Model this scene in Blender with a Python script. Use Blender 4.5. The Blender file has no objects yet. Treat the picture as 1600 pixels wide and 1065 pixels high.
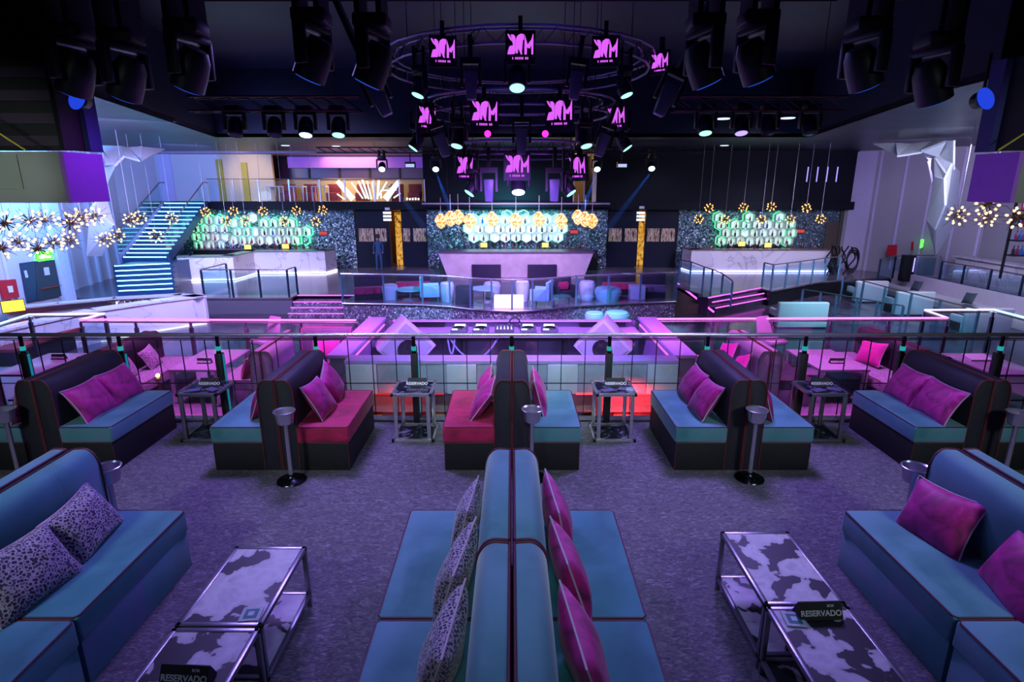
import bpy, bmesh, math, random
from mathutils import Vector, Matrix, Euler
random.seed(7)
PI = math.pi
S = bpy.context.scene
COL = S.collection
# ---------------------------------------------------------------- camera
H, F = 2.75, 900.0
PIT = math.atan(242 / 900)
CP, SP = math.cos(PIT), math.sin(PIT)
cam_d = bpy.data.cameras.new('camera')
cam = bpy.data.objects.new('camera', cam_d); COL.objects.link(cam)
cam_d.sensor_width = 36; cam_d.lens = 36 * F / 1600; cam_d.clip_end = 200
cam.location = (0, 0, H); cam.rotation_euler = (PI / 2 - PIT, 0, 0)
S.camera = cam
S.view_settings.view_transform = 'Standard'; S.view_settings.look = 'None'
S.view_settings.gamma = 1; S.view_settings.exposure = 0; S.view_settings.use_curve_mapping = False

def _ray(px, py):
    u = (px - 800) / F; v = (py - 532.5) / F
    return (u, CP - v * SP, -SP - v * CP)
def at(px, py, Y):                      # survey point on the upright plane Y
    r = _ray(px, py); t = Y / r[1]
    return Vector((r[0] * t, Y, H + r[2] * t))
def atz(px, py, z):                     # survey point on the level z
    r = _ray(px, py); t = (z - H) / r[2]
    return Vector((r[0] * t, r[1] * t, z))

# ---------------------------------------------------------------- materials
MATS = {}
def _new(name):
    m = bpy.data.materials.new(name); m.use_nodes = True
    nt = m.node_tree; nt.nodes.clear()
    out = nt.nodes.new('ShaderNodeOutputMaterial')
    return m, nt, out
def pbr(name, col, rough=.5, metal=0., sheen=0., spec=.5, emit=None, es=0., var=0., vscale=8., bump=0., bscale=60.):
    if name in MATS: return MATS[name]
    m, nt, out = _new(name)
    b = nt.nodes.new('ShaderNodeBsdfPrincipled')
    b.inputs['Base Color'].default_value = (*col, 1); b.inputs['Roughness'].default_value = rough
    b.inputs['Metallic'].default_value = metal; b.inputs['Specular IOR Level'].default_value = spec
    if sheen:
        b.inputs['Sheen Weight'].default_value = sheen; b.inputs['Sheen Roughness'].default_value = .4; b.inputs['Sheen Tint'].default_value = (*[min(1, c * 2.2 + .03) for c in col], 1)
    if emit:
        b.inputs['Emission Color'].default_value = (*emit, 1); b.inputs['Emission Strength'].default_value = es
    tc = nt.nodes.new('ShaderNodeTexCoord')
    n = nt.nodes.new('ShaderNodeTexNoise'); n.inputs['Scale'].default_value = vscale; n.inputs['Detail'].default_value = 4
    nt.links.new(tc.outputs['Object'], n.inputs['Vector'])
    v = var or .08
    mx = nt.nodes.new('ShaderNodeMix'); mx.data_type = 'RGBA'
    mx.inputs[6].default_value = (*[c * (1 - v) for c in col], 1); mx.inputs[7].default_value = (*[min(1, c * (1 + v)) for c in col], 1)
    nt.links.new(n.outputs['Fac'], mx.inputs[0]); nt.links.new(mx.outputs[2], b.inputs['Base Color'])
    if bump:
        n2 = nt.nodes.new('ShaderNodeTexNoise'); n2.inputs['Scale'].default_value = bscale; n2.inputs['Detail'].default_value = 3
        nt.links.new(tc.outputs['Object'], n2.inputs['Vector'])
        bp = nt.nodes.new('ShaderNodeBump'); bp.inputs['Strength'].default_value = bump; bp.inputs['Distance'].default_value = .02
        nt.links.new(n2.outputs['Fac'], bp.inputs['Height']); nt.links.new(bp.outputs['Normal'], b.inputs['Normal'])
    nt.links.new(b.outputs[0], out.inputs[0]); MATS[name] = m
    return m
def glow(name, col, s, sample=True):
    if name in MATS: return MATS[name]
    m, nt, out = _new(name)
    e = nt.nodes.new('ShaderNodeEmission'); e.inputs[0].default_value = (*col, 1); e.inputs[1].default_value = s
    nt.links.new(e.outputs[0], out.inputs[0])
    if not sample: m.cycles.emission_sampling = 'NONE'
    MATS[name] = m; return m
def glassy(name, tint=(.92, .97, 1), fac=.07, gcol=(1, 1, 1)):
    if name in MATS: return MATS[name]
    m, nt, out = _new(name)
    t = nt.nodes.new('ShaderNodeBsdfTransparent'); t.inputs[0].default_value = (*tint, 1)
    g = nt.nodes.new('ShaderNodeBsdfGlossy'); g.inputs[0].default_value = (*gcol, 1); g.inputs['Roughness'].default_value = .03
    mx = nt.nodes.new('ShaderNodeMixShader'); mx.inputs[0].default_value = fac
    nt.links.new(t.outputs[0], mx.inputs[1]); nt.links.new(g.outputs[0], mx.inputs[2]); nt.links.new(mx.outputs[0], out.inputs[0])
    MATS[name] = m; return m
def ramp_mat(name, stops, scale=4., detail=4., rough=.5, metal=0., tex='noise', coord='Object', stretch=None, bump=0., distort=0., nrand=0., sheen=0., emit=0.):
    if name in MATS: return MATS[name]
    m, nt, out = _new(name)
    b = nt.nodes.new('ShaderNodeBsdfPrincipled'); b.inputs['Roughness'].default_value = rough; b.inputs['Metallic'].default_value = metal
    b.inputs['Sheen Weight'].default_value = sheen; b.inputs['Sheen Roughness'].default_value = .4
    tc = nt.nodes.new('ShaderNodeTexCoord'); vec = tc.outputs[coord] if coord != 'World' else nt.nodes.new('ShaderNodeNewGeometry').outputs['Position']
    if stretch:
        mp = nt.nodes.new('ShaderNodeMapping'); mp.inputs['Scale'].default_value = stretch
        nt.links.new(vec, mp.inputs['Vector']); vec = mp.outputs[0]
    if tex == 'noise':
        n = nt.nodes.new('ShaderNodeTexNoise'); n.inputs['Detail'].default_value = detail; n.inputs['Distortion'].default_value = distort; fac = n.outputs['Fac']
    else:
        n = nt.nodes.new('ShaderNodeTexVoronoi'); fac = n.outputs['Distance']
    n.inputs['Scale'].default_value = scale
    nt.links.new(vec, n.inputs['Vector'])
    if tex == 'cells':
        sp = nt.nodes.new('ShaderNodeSeparateColor'); nt.links.new(n.outputs['Color'], sp.inputs[0]); fac = sp.outputs[0]
    r = nt.nodes.new('ShaderNodeValToRGB'); el = r.color_ramp.elements
    while len(el) < len(stops): el.new(.5)
    for e, (p, c) in zip(el, stops): e.position = p; e.color = (*c, 1)
    nt.links.new(fac, r.inputs[0]); nt.links.new(r.outputs[0], b.inputs['Base Color'])
    if emit:
        nt.links.new(r.outputs[0], b.inputs['Emission Color']); b.inputs['Emission Strength'].default_value = emit
    if nrand:
        g = nt.nodes.new('ShaderNodeNewGeometry')
        s1 = nt.nodes.new('ShaderNodeVectorMath'); s1.operation = 'SUBTRACT'; s1.inputs[1].default_value = (.5, .5, .5)
        nt.links.new(n.outputs['Color'], s1.inputs[0])
        s2 = nt.nodes.new('ShaderNodeVectorMath'); s2.operation = 'SCALE'; s2.inputs['Scale'].default_value = nrand
        nt.links.new(s1.outputs[0], s2.inputs[0])
        s3 = nt.nodes.new('ShaderNodeVectorMath'); s3.operation = 'ADD'
        nt.links.new(s2.outputs[0], s3.inputs[0]); nt.links.new(g.outputs['Normal'], s3.inputs[1])
        s4 = nt.nodes.new('ShaderNodeVectorMath'); s4.operation = 'NORMALIZE'; nt.links.new(s3.outputs[0], s4.inputs[0])
        nt.links.new(s4.outputs[0], b.inputs['Normal'])
    elif bump:
        bp = nt.nodes.new('ShaderNodeBump'); bp.inputs['Strength'].default_value = bump; bp.inputs['Distance'].default_value = .02
        nt.links.new(fac, bp.inputs['Height']); nt.links.new(bp.outputs[0], b.inputs['Normal'])
    nt.links.new(b.outputs[0], out.inputs[0]); MATS[name] = m
    return m

TEAL = ramp_mat('teal velvet', [(.28, (.035, .17, .20)), (.46, (.075, .25, .29)), (.60, (.10, .28, .34)), (.74, (.19, .25, .40))], scale=2.3, detail=5, rough=.75, sheen=.35, distort=.6)  # lavender end of the ramp paints the nap sheen into the colour
TEALF = ramp_mat('deep teal velvet', [(.28, (.02, .15, .18)), (.48, (.04, .23, .27)), (.60, (.06, .26, .33)), (.74, (.16, .20, .42))], scale=2.1, detail=5, rough=.75, sheen=.35, distort=.6)  # nap sheen painted in here too, as the lavender tone
MAGS = ramp_mat('crimson velvet', [(.30, (.28, .006, .05)), (.48, (.48, .010, .085)), (.62, (.56, .014, .11)), (.75, (.66, .05, .2))], scale=5, detail=4, rough=.7, sheen=.2, distort=1)
MAG = ramp_mat('magenta velvet', [(.30, (.16, .004, .075)), (.46, (.42, .010, .19)), (.62, (.58, .015, .27)), (.76, (.78, .05, .42))], scale=6, detail=3, rough=.6, sheen=.15, distort=1.2)
DARKV = pbr('charcoal velvet', (.020, .017, .028), .7, sheen=.35, var=.4, vscale=5)
DARKB = pbr('black upholstery', (.010, .009, .011), .7, sheen=.1, var=.3)
PIPER = pbr('brick red piping', (.15, .022, .026), .6)
PIPED = pbr('dark plum piping', (.09, .008, .03), .6)
PIPEW = pbr('pale cord piping', (.55, .40, .50), .6)
LEO = ramp_mat('leopard fabric', [(.0, (.02, .015, .03)), (.38, (.03, .02, .05)), (.47, (.42, .33, .46)), (.6, (.5, .42, .55)), (.72, (.06, .04, .09))], scale=46, tex='vor', rough=.75, sheen=.3, distort=1)
CHROME = pbr('brushed steel', (.66, .64, .68), .26, .8)
DCHROME = pbr('dark steel', (.26, .25, .29), .32, .75)
BLACK = pbr('black plastic', (.012, .012, .014), .45)
BLACKM = pbr('matt black metal', (.008, .008, .011), .5, .3)
WHITE = pbr('white paint', (.72, .70, .74), .55, var=.03)
LETTER = pbr('white print', (.85, .85, .85), .5)
COW = ramp_mat('cowhide print', [(.0, (.008, .007, .009)), (.452, (.010, .009, .012)), (.466, (.44, .41, .46)), (.58, (.58, .54, .60)), (.72, (.36, .33, .40))], scale=5.2, detail=3.5, rough=.5, distort=.35, coord='World')
COWD = ramp_mat('dark marbled glass', [(.0, (.01, .01, .014)), (.52, (.02, .02, .03)), (.60, (.20, .19, .26)), (.7, (.03, .03, .05))], scale=5, detail=3, rough=.12, distort=1.5)
CARPET = ramp_mat('violet grey carpet', [(.32, (.085, .076, .095)), (.48, (.135, .12, .145)), (.58, (.175, .157, .185)), (.68, (.28, .255, .29))], scale=16, detail=10, rough=.95, stretch=(1.0, 2.2, 1), bump=.4, distort=1.6)
MARBLE = ramp_mat('white marble', [(.0, (.74, .71, .76)), (.47, (.72, .69, .75)), (.495, (.48, .44, .52)), (.51, (.74, .71, .77)), (1, (.78, .75, .8))], scale=.40, detail=4, rough=.25, distort=2.6)
STONE = ramp_mat('pink grey stone', [(.3, (.46, .40, .46)), (.7, (.60, .52, .60))], scale=2.5, detail=8, rough=.5)
SEQUIN = ramp_mat('sequin wall', [(.0, (.05, .075, .09)), (.45, (.09, .14, .17)), (.75, (.18, .28, .32)), (1, (.45, .56, .60))], scale=17, tex='cells', rough=.34, metal=.6, nrand=1.0)
GLITTER = ramp_mat('glitter stone', [(.0, (.12, .11, .14)), (.55, (.19, .17, .22)), (.85, (.30, .28, .35)), (1, (.7, .7, .8))], scale=24, tex='cells', rough=.35, metal=.4, nrand=.8)
FLOORD = ramp_mat('dark polished floor', [(.3, (.035, .028, .045)), (.6, (.07, .055, .08)), (.8, (.13, .10, .13))], scale=1.2, detail=5, rough=.16, stretch=(1, .35, 1))
FLOORB = ramp_mat('grey polished floor', [(.3, (.09, .075, .10)), (.6, (.15, .125, .15)), (.8, (.22, .18, .20))], scale=.9, detail=6, rough=.18, stretch=(1, .5, 1))
NAVY = pbr('navy wall', (.0045, .005, .011), .65, spec=.2)
NAVYL = pbr('navy ceiling', (.014, .018, .05), .5, var=.3, vscale=.8)
CEILL = ramp_mat('streaked ceiling', [(.3, (.010, .012, .018)), (.55, (.022, .026, .036)), (.75, (.055, .06, .075))], scale=.8, detail=9, rough=.4, stretch=(.35, 2.2, 1))
WALLW = pbr('white panel wall', (.62, .60, .66), .5, var=.03)
WALLG = pbr('grey panel wall', (.40, .38, .41), .5, var=.04)
PALEB = pbr('pale facet', (.62, .66, .70), .5)
BEIGE = pbr('beige wall', (.62, .52, .38), .6)
GLASS = glassy('clear glass')
GLASSB = glassy('blue tinted glass', (.80, .93, .98), .09)
BRASS = pbr('antique brass', (.35, .20, .08), .3, 1.)
BULB = glow('warm bulb', (1, .62, .28), 3.2)
BULBG = glow('golden bulb', (1, .50, .12), 4)
AMBER = ramp_mat('amber glass', [(.0, (1, .88, .60)), (.35, (1, .72, .32)), (.58, (.9, .46, .13)), (.8, (.4, .13, .02))], scale=10, tex='vor', rough=.2, emit=1.25)
NEONP = glow('magenta neon', (1, .14, .85), 3.2)
NEONS = glow('soft magenta neon', (1, .2, .9), 1.2)
NEONW = glow('lilac white neon', (.85, .62, 1), 2.0)
LEDC = glow('cyan led', (.22, .72, 1), 4.5)
LEDM = glow('magenta led', (.85, .12, 1), 2.2)
LEDW = glow('cool white led', (.78, .72, 1), 6)
GLOWT = glow('teal clamp glow', (.03, .50, .52), .7)
LEDR = glow('red led', (1, .04, .05), .8)
LEDG = glow('green led', (.08, 1, .38), 2.6)
LEDGP = glow('pale green led', (.35, 1, .72), 1.9)
LENS = glow('mint lens', (.30, 1, .78), 2.2)
LENSB = glow('blue white lens', (.45, .75, 1), 7)
SCRM = glow('magenta screen', (.62, .10, .82), 1.25)

# ---------------------------------------------------------------- mesh helper
class MB:
    def __init__(s): s.v = []; s.f = []
    def add(s, vs, fs, M=None):
        b = len(s.v)
        for p in vs:
            p = Vector(p); s.v.append(tuple(M @ p) if M else tuple(p))
        s.f += [tuple(b + i for i in q) for q in fs]
        return s
    def box(s, x0, x1, y0, y1, z0, z1, M=None):
        return s.add([(x0, y0, z0), (x1, y0, z0), (x1, y1, z0), (x0, y1, z0), (x0, y0, z1), (x1, y0, z1), (x1, y1, z1), (x0, y1, z1)],
                     [(0, 3, 2, 1), (4, 5, 6, 7), (0, 1, 5, 4), (1, 2, 6, 5), (2, 3, 7, 6), (3, 0, 4, 7)], M)
    def tube(s, pts, r, n=8, closed=False):
        pts = [Vector(p) for p in pts]; N = len(pts); vs = []; fs = []
        up0 = None
        for i, p in enumerate(pts):
            a = pts[i - 1] if (i > 0 or closed) else p; c = pts[(i + 1) % N] if (i < N - 1 or closed) else p
            d = (c - a)
            if d.length < 1e-9: d = Vector((0, 0, 1))
            d.normalize()
            if up0 is None: up0 = Vector((0, 0, 1)) if abs(d.z) < .9 else Vector((1, 0, 0))
            x = d.cross(up0)
            if x.length < 1e-4: x = d.cross(Vector((0, 1, 0)))
            x.normalize(); y = x.cross(d); up0 = y
            rr = r[i] if isinstance(r, (list, tuple)) else r
            for k in range(n):
                t = 2 * PI * k / n; vs.append(p + rr * (math.cos(t) * x + math.sin(t) * y))
        for i in range(N if closed else N - 1):
            j = (i + 1) % N
            for k in range(n):
                l = (k + 1) % n; fs.append((i * n + k, j * n + k, j * n + l, i * n + l))
        if not closed:
            fs.append(tuple(range(n - 1, -1, -1))[::-1]); fs.append(tuple((N - 1) * n + k for k in range(n))[::-1])
        return s.add(vs, fs)
    def lathe(s, prof, n=20, M=None):
        vs = []; fs = []
        for r, z in prof:
            for k in range(n):
                t = 2 * PI * k / n; vs.append((r * math.cos(t), r * math.sin(t), z))
        for i in range(len(prof) - 1):
            for k in range(n):
                l = (k + 1) % n; fs.append((i * n + k, i * n + l, (i + 1) * n + l, (i + 1) * n + k))
        fs.append(tuple(range(n))[::-1]); fs.append(tuple((len(prof) - 1) * n + k for k in range(n)))
        return s.add(vs, fs, M)
    def prism(s, poly, a, b, axis='y', M=None):
        n = len(poly)
        def q(u, w, t):
            return {'y': (u, t, w), 'x': (t, u, w), 'z': (u, w, t)}[axis]
        vs = [q(u, w, a) for u, w in poly] + [q(u, w, b) for u, w in poly]
        fs = [tuple(range(n)), tuple(range(2 * n - 1, n - 1, -1))] + [(i, i + n, (i + 1) % n + n, (i + 1) % n) for i in range(n)]
        return s.add(vs, fs, M)
    def hexa(s, lo, hi):                 # two corner loops joined (any n-gon)
        n = len(lo)
        return s.add(list(lo) + list(hi), [tuple(range(n))[::-1], tuple(range(n, 2 * n))] + [(i, (i + 1) % n, (i + 1) % n + n, i + n) for i in range(n)])
    def ball(s, c, r, n=10, m=6, sz=1.):
        prof = [(max(1e-4, r * math.sin(PI * i / m)), -r * sz * math.cos(PI * i / m)) for i in range(m + 1)]
        return s.lathe(prof, n, Matrix.Translation(c))
    def build(s, name, mat, parent=None, bevel=0., seg=2, smooth=True, sub=0):
        me = bpy.data.meshes.new(name); me.from_pydata(s.v, [], s.f)
        bm = bmesh.new(); bm.from_mesh(me)
        bmesh.ops.recalc_face_normals(bm, faces=bm.faces)
        if bevel:
            ed = [e for e in bm.edges if len(e.link_faces) == 2 and e.calc_face_angle(0) > .5]
            bmesh.ops.bevel(bm, geom=ed, offset=bevel, segments=seg, profile=.5, affect='EDGES', clamp_overlap=True)
        bm.to_mesh(me); bm.free()
        if smooth:
            me.shade_smooth(); me.set_sharp_from_angle(angle=math.radians(38))
        me.materials.append(mat)
        o = bpy.data.objects.new(name, me); COL.objects.link(o)
        if parent: o.parent = parent
        return o

def tag(o, label=None, cat=None, group=None, kind=None):
    if label: o['label'] = label
    if cat: o['category'] = cat
    if group: o['group'] = group
    if kind: o['kind'] = kind
    return o
def thing(name, label, cat, loc=(0, 0, 0), rz=0., group=None):
    o = bpy.data.objects.new(name, None); COL.objects.link(o)
    o.location = loc; o.rotation_euler = (0, 0, rz); o.empty_display_size = .1
    return tag(o, label, cat, group)
def struct(name, mb, mat, **k):
    return tag(mb.build(name, mat, **k), kind='structure')
def copy_tree(o, parent=None):
    c = o.copy(); COL.objects.link(c)
    if parent: c.parent = parent
    for ch in list(o.children): copy_tree(ch, c)
    return c
def text_mesh(name, body, size, mat, parent, M, ext=.0015, bold=1.0):
    cu = bpy.data.curves.new(name, 'FONT'); cu.body = body; cu.size = size; cu.extrude = ext
    cu.align_x = 'CENTER'; cu.align_y = 'CENTER'; cu.offset = .004 * size / .1 * bold
    t = bpy.data.objects.new(name, cu); COL.objects.link(t)
    dg = bpy.context.evaluated_depsgraph_get(); dg.update()
    me = bpy.data.meshes.new_from_object(t.evaluated_get(dg))
    bpy.data.objects.remove(t)
    me.transform(M); me.materials.clear(); me.materials.append(mat)
    o = bpy.data.objects.new(name, me); COL.objects.link(o); o.parent = parent
    return o
ORD = ['first', 'second', 'third', 'fourth', 'fifth', 'sixth', 'seventh', 'eighth', 'ninth', 'tenth', 'eleventh', 'twelfth', 'thirteenth']
# ================================================================ FRONT TERRACE
struct('floor', MB().box(-11.5, 11.5, -1.5, 6.62, -.12, 0), CARPET)

def sofa(cx, y0, y1, s, z0, label, seat, back, base, pipe, depth=.68, bw=.18, h=.95, sh=.47, group=None, frontpipe=True, hi=None):
    L = (y1 - y0) / 2
    t = thing('banquette_sofa', label, 'sofa', (cx, (y0 + y1) / 2, z0), 0 if s > 0 else PI, group)
    prof = [(.004, 0), (bw, 0), (bw, h - .16)]
    prof += [(.085 + (bw - .085) * math.cos(a), h - .16 + .16 * math.sin(a)) for a in [PI / 2 * i / 8 for i in range(1, 9)]]
    prof += [(.018, h - .004), (.004, h - .02)]
    mb = MB().prism(prof, -L + .012, L - .012)
    mb.build('backrest', back, t, bevel=.008)
    MB().box(bw, depth - .015, -L + .01, L - .01, .0, sh - .17).build('base', base, t, bevel=.006)
    MB().box(bw - .01, depth, -L, L, sh - .17, sh).build('seat_cushion', seat, t, bevel=.022, seg=3)
    for e in (-1, 1):
        y = e * (L - .008)
        MB().tube([(x, y, z) for x, z in prof[1:] + [(.004, .01)]], .007, 6).build('back_piping', pipe, t)
    MB().tube([(.008, -L + .01, h - .004), (.008, L - .01, h - .004)], .007, 6).build('top_piping', pipe, t)
    e = .006; x0, x1, yy = bw + .01, depth - e, L - e
    MB().tube([(x0, -yy, sh - .006), (x1 - .02, -yy, sh - .006), (x1, -yy + .02, sh - .006), (x1, yy - .02, sh - .006), (x1 - .02, yy, sh - .006), (x0, yy, sh - .006)], .0065, 6).build('seat_piping', hi or pipe, t)
    if frontpipe:
        for q in (-1, 1):
            yb = q * (L - .008)
            MB().tube([(bw, yb, sh - .17), (depth - .018, yb, sh - .175), (depth - .018, yb, .01)], .005, 6).build('base_piping', pipe, t)
    return t

def pillow(label, x, y, z, s, w, h, th, mat, pipe, lean=.35, yaw=0., roll=0., group=None, seed=0):
    rnd = random.Random(seed * 7 + 3); n = 16
    c1, c2, c3 = rnd.uniform(-1, 1), rnd.uniform(2, 4), rnd.uniform(0, 6)
    def pt(u, v, side):
        X = w / 2 * u * (1 - .10 * (1 - v * v)); Zz = h / 2 * v * (1 - .10 * (1 - u * u))
        e = max(0., (1 - u * u) * (1 - v * v))
        T = th / 2 * e ** .42 * (1 + .10 * math.sin(c2 * u + c3) * math.cos(2.6 * v + c1))
        return (side * T, X, Zz)
    mb = MB()
    for sd in (1, -1):
        vs = [pt(-1 + 2 * i / n, -1 + 2 * j / n, sd) for i in range(n + 1) for j in range(n + 1)]
        fs = [(i * (n + 1) + j, (i + 1) * (n + 1) + j, (i + 1) * (n + 1) + j + 1, i * (n + 1) + j + 1) for i in range(n) for j in range(n)]
        mb.add(vs, fs)
    t = thing('throw_pillow', label, 'pillow', (x, y, z), group=group)
    t.rotation_euler = (Matrix.Rotation(yaw + (0 if s > 0 else PI), 3, 'Z') @ Matrix.Rotation(-lean, 3, 'Y') @ Matrix.Rotation(roll, 3, 'X')).to_euler()
    mb.build('cushion', mat, t)
    loop = [(u, -1) for u in [-1 + .125 * i for i in range(16)]] + [(1, v) for v in [-1 + .125 * i for i in range(16)]] + [(1 - .125 * i, 1) for i in range(16)] + [(-1, 1 - .125 * i) for i in range(16)]
    MB().tube([pt(u, v, 1) for u, v in loop], .006, 6, closed=True).build('piping', pipe, t)
    return t

# front row of teal double banquettes : far modules 2.66..3.76, near modules 1.55..2.65
FR = dict(depth=.74, bw=.185, h=.95, sh=.46, frontpipe=False)
G1 = 'teal velvet banquettes in the front row'
sofa(-.005, 2.66, 3.76, -1, 0, 'teal banquette in the middle of front row, left half, farther module', TEAL, TEAL, TEAL, PIPED, group=G1, **FR)
sofa(-.005, 1.54, 2.65, -1, 0, 'teal banquette in the middle of front row, left half, nearer module', TEAL, TEAL, TEAL, PIPED, group=G1, **FR)
sofa(.005, 2.66, 3.76, 1, 0, 'teal banquette in the middle of front row, right half, farther module', TEALF, TEAL, TEAL, PIPED, group=G1, **FR)
sofa(.005, 1.54, 2.65, 1, 0, 'teal banquette in the middle of front row, right half, nearer module', TEALF, TEAL, TEAL, PIPED, group=G1, **FR)
sofa(-3.13, 2.66, 3.76, 1, 0, 'teal banquette at left edge with leopard pillows, farther module', TEALF, TEALF, TEALF, PIPED, group=G1, **FR)
sofa(-3.13, 1.54, 2.65, 1, 0, 'teal banquette at lower left corner, nearer module beside cowhide table', TEALF, TEALF, TEALF, PIPED, group=G1, **FR)
sofa(-3.155, 2.66, 3.76, -1, 0, 'lavender-topped banquette back to back with the left leopard-pillow sofa', TEAL, TEAL, TEAL, PIPED, group=G1, **FR)
sofa(3.17, 2.66, 3.76, -1, 0, 'teal banquette at right edge with magenta pillows, farther module', TEAL, TEAL, TEAL, PIPED, group=G1, **FR)
sofa(3.17, 1.54, 2.65, -1, 0, 'teal banquette at lower right corner, nearer module beside cowhide table', TEAL, TEAL, TEAL, PIPED, group=G1, **FR)
sofa(3.195, 2.66, 3.76, 1, 0, 'lavender-topped banquette back to back with the right magenta-pillow sofa', TEAL, TEAL, TEAL, PIPED, group=G1, **FR)
GP = 'pillows on the front row'
pillow('leopard pillow on middle front sofa, farthest of three', -.30, 3.36, .62, -1, .50, .42, .17, LEO, PIPEW, .22, -.10, .06, GP, 1)
pillow('leopard pillow on middle front sofa, second of three', -.32, 2.83, .62, -1, .52, .42, .18, LEO, PIPEW, .30, -.16, -.05, GP, 2)
pillow('leopard pillow on middle front sofa, nearest of three', -.33, 2.26, .62, -1, .54, .42, .18, LEO, PIPEW, .30, -.12, .03, GP, 3)
pillow('magenta pillow on middle front sofa, farthest of three', .30, 3.38, .63, 1, .52, .44, .17, MAG, PIPEW, .20, .10, .05, GP, 4)
pillow('magenta pillow on middle front sofa, second of three', .33, 2.86, .62, 1, .52, .42, .18, MAG, PIPEW, .32, .14, -.08, GP, 5)
pillow('magenta pillow on middle front sofa, nearest of three', .34, 2.24, .62, 1, .54, .42, .18, MAG, PIPEW, .32, .12, .04, GP, 6)
pillow('leopard pillow on left edge teal sofa, farther one', -2.82, 3.36, .60, 1, .54, .38, .18, LEO, PIPEW, .55, .12, .03, GP, 7)
pillow('leopard pillow on left edge teal sofa, nearer one', -2.80, 2.86, .60, 1, .54, .40, .19, LEO, PIPEW, .60, -.10, -.06, GP, 8)
pillow('bright magenta pillow with pale piping on right teal sofa, farther one', 2.86, 3.43, .60, -1, .50, .42, .17, MAG, PIPEW, .50, .18, .10, GP, 9)
pillow('dark magenta pillow at right edge of teal sofa, nearer one', 2.90, 2.80, .60, -1, .52, .42, .17, MAG, PIPED, .40, -.16, -.10, GP, 10)

# second row : dark double banquettes along the balustrade
R2 = dict(depth=.68, bw=.17, h=.95, sh=.47, hi=PIPED)
G2 = 'charcoal banquettes along the balustrade'
ROW = [(-4.62, ('teal', 'teal'), ('far left pair', )), (-2.29, ('teal', 'crimson'), ()), (0, ('crimson', 'teal'), ()), (2.29, ('teal', 'teal'), ()), (4.64, ('teal', 'teal'), ())]
NAMES = ['leftmost', 'second from left', 'central', 'second from right', 'rightmost']
for (cx, cols, _), nm in zip(ROW, NAMES):
    for s, c in zip((-1, 1), cols):
        sofa(cx + .004 * s, 5.23, 6.3, s, 0, f'charcoal banquette with {c} seat, {"left" if s < 0 else "right"}-facing half of the {nm} balustrade pair',
             {'teal': TEAL, 'crimson': MAGS}[c], DARKV, DARKB, PIPER, group=G2, **R2)
GQ = 'pillows on the balustrade sofas'
def rp(i, s, y, what, mat, **k):
    cx = ROW[i][0]
    a = dict(w=.46, h=.40, lean=.42, yaw=0., roll=0., dx=.30); a.update(k)
    pillow(what, cx + s * a['dx'], y, .635, s, a['w'], a['h'], .16, mat, PIPEW, a['lean'], a['yaw'], a['roll'], GQ, int(cx * 10 + y * 10 + s) % 50)
rp(0, 1, 6.02, 'magenta pillow on leftmost balustrade pair, farther one', MAG, lean=.5, w=.5)
rp(0, 1, 5.56, 'magenta pillow on leftmost balustrade pair, nearer one', MAG, lean=.55, w=.5)
rp(0, -1, 5.5, 'crimson pillow on green-lit seat at left edge', MAG, dx=.27, lean=.35)
rp(1, -1, 5.62, 'red pillow on teal seat left of second balustrade pair', MAG, dx=.28, lean=.35)
rp(1, 1, 6.02, 'dark magenta pillow on crimson seat of second pair, farther one', MAG, roll=.35, lean=.45)
rp(1, 1, 5.60, 'dark magenta pillow on crimson seat of second pair, nearer one', MAG, roll=-.08, lean=.55)
rp(2, -1, 6.0, 'dark pink pillow on central crimson seat, farther one', MAG, lean=.4, roll=.1)
rp(2, -1, 5.58, 'dark pink pillow on central crimson seat, nearer one', MAG, lean=.6, roll=-.15)
rp(2, 1, 5.75, 'upright magenta pillow with pale piping on central teal seat', MAG, lean=.25, w=.56, h=.44, dx=.28)
rp(3, -1, 6.02, 'magenta pillow on second pair from right, farther one', MAG, lean=.5)
rp(3, -1, 5.58, 'magenta pillow on second pair from right, nearer one', MAG, lean=.55, roll=.1)
rp(3, 1, 5.58, 'red pillow on right-facing seat of second pair from right', MAG, dx=.27, lean=.3)
rp(4, -1, 6.0, 'magenta pillow on rightmost balustrade pair, farther one', MAG, lean=.5, w=.5)
rp(4, -1, 5.52, 'dark magenta pillow on rightmost balustrade pair, nearer one', MAG, lean=.5, w=.54)
rp(4, 1, 5.6, 'crimson pillow at right edge behind ice bucket', MAG, dx=.27, lean=.3)

# cowhide coffee tables (two pushed end to end on each side)
def coffee_table(x0, x1, y0, y1, label):
    t = thing('coffee_table', label, 'table', ((x0 + x1) / 2, (y0 + y1) / 2, 0), group='cowhide coffee tables')
    w, l, b = (x1 - x0) / 2, (y1 - y0) / 2, .014
    for zz, nm in ((.45, 'top_frame'), (.10, 'shelf_frame')):
        mb = MB()
        for sx in (-1, 1): mb.box(sx * (w - b) - b, sx * (w - b) + b, -l, l, zz - .03, zz)
        for sy in (-1, 1): mb.box(-w, w, sy * (l - b) - b, sy * (l - b) + b, zz - .03, zz)
        mb.build(nm, DCHROME, t, bevel=.003)
        MB().box(-w + .028, w - .028, -l + .028, l - .028, zz - .022, zz - .004).build('cowhide_top' if zz > .3 else 'cowhide_shelf', COW, t)
    for sx in (-1, 1):
        for sy in (-1, 1):
            MB().box(sx * (w - b) - b, sx * (w - b) + b, sy * (l - b) - b, sy * (l - b) + b, 0, .42).build('leg', DCHROME, t, bevel=.003)
    return t
coffee_table(-1.83, -1.36, 2.615, 3.33, 'cowhide-topped coffee table at lower left, farther one with a coaster')
coffee_table(-1.83, -1.36, 1.88, 2.60, 'cowhide-topped coffee table at lower left, nearer one under a reserved sign')
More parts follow.
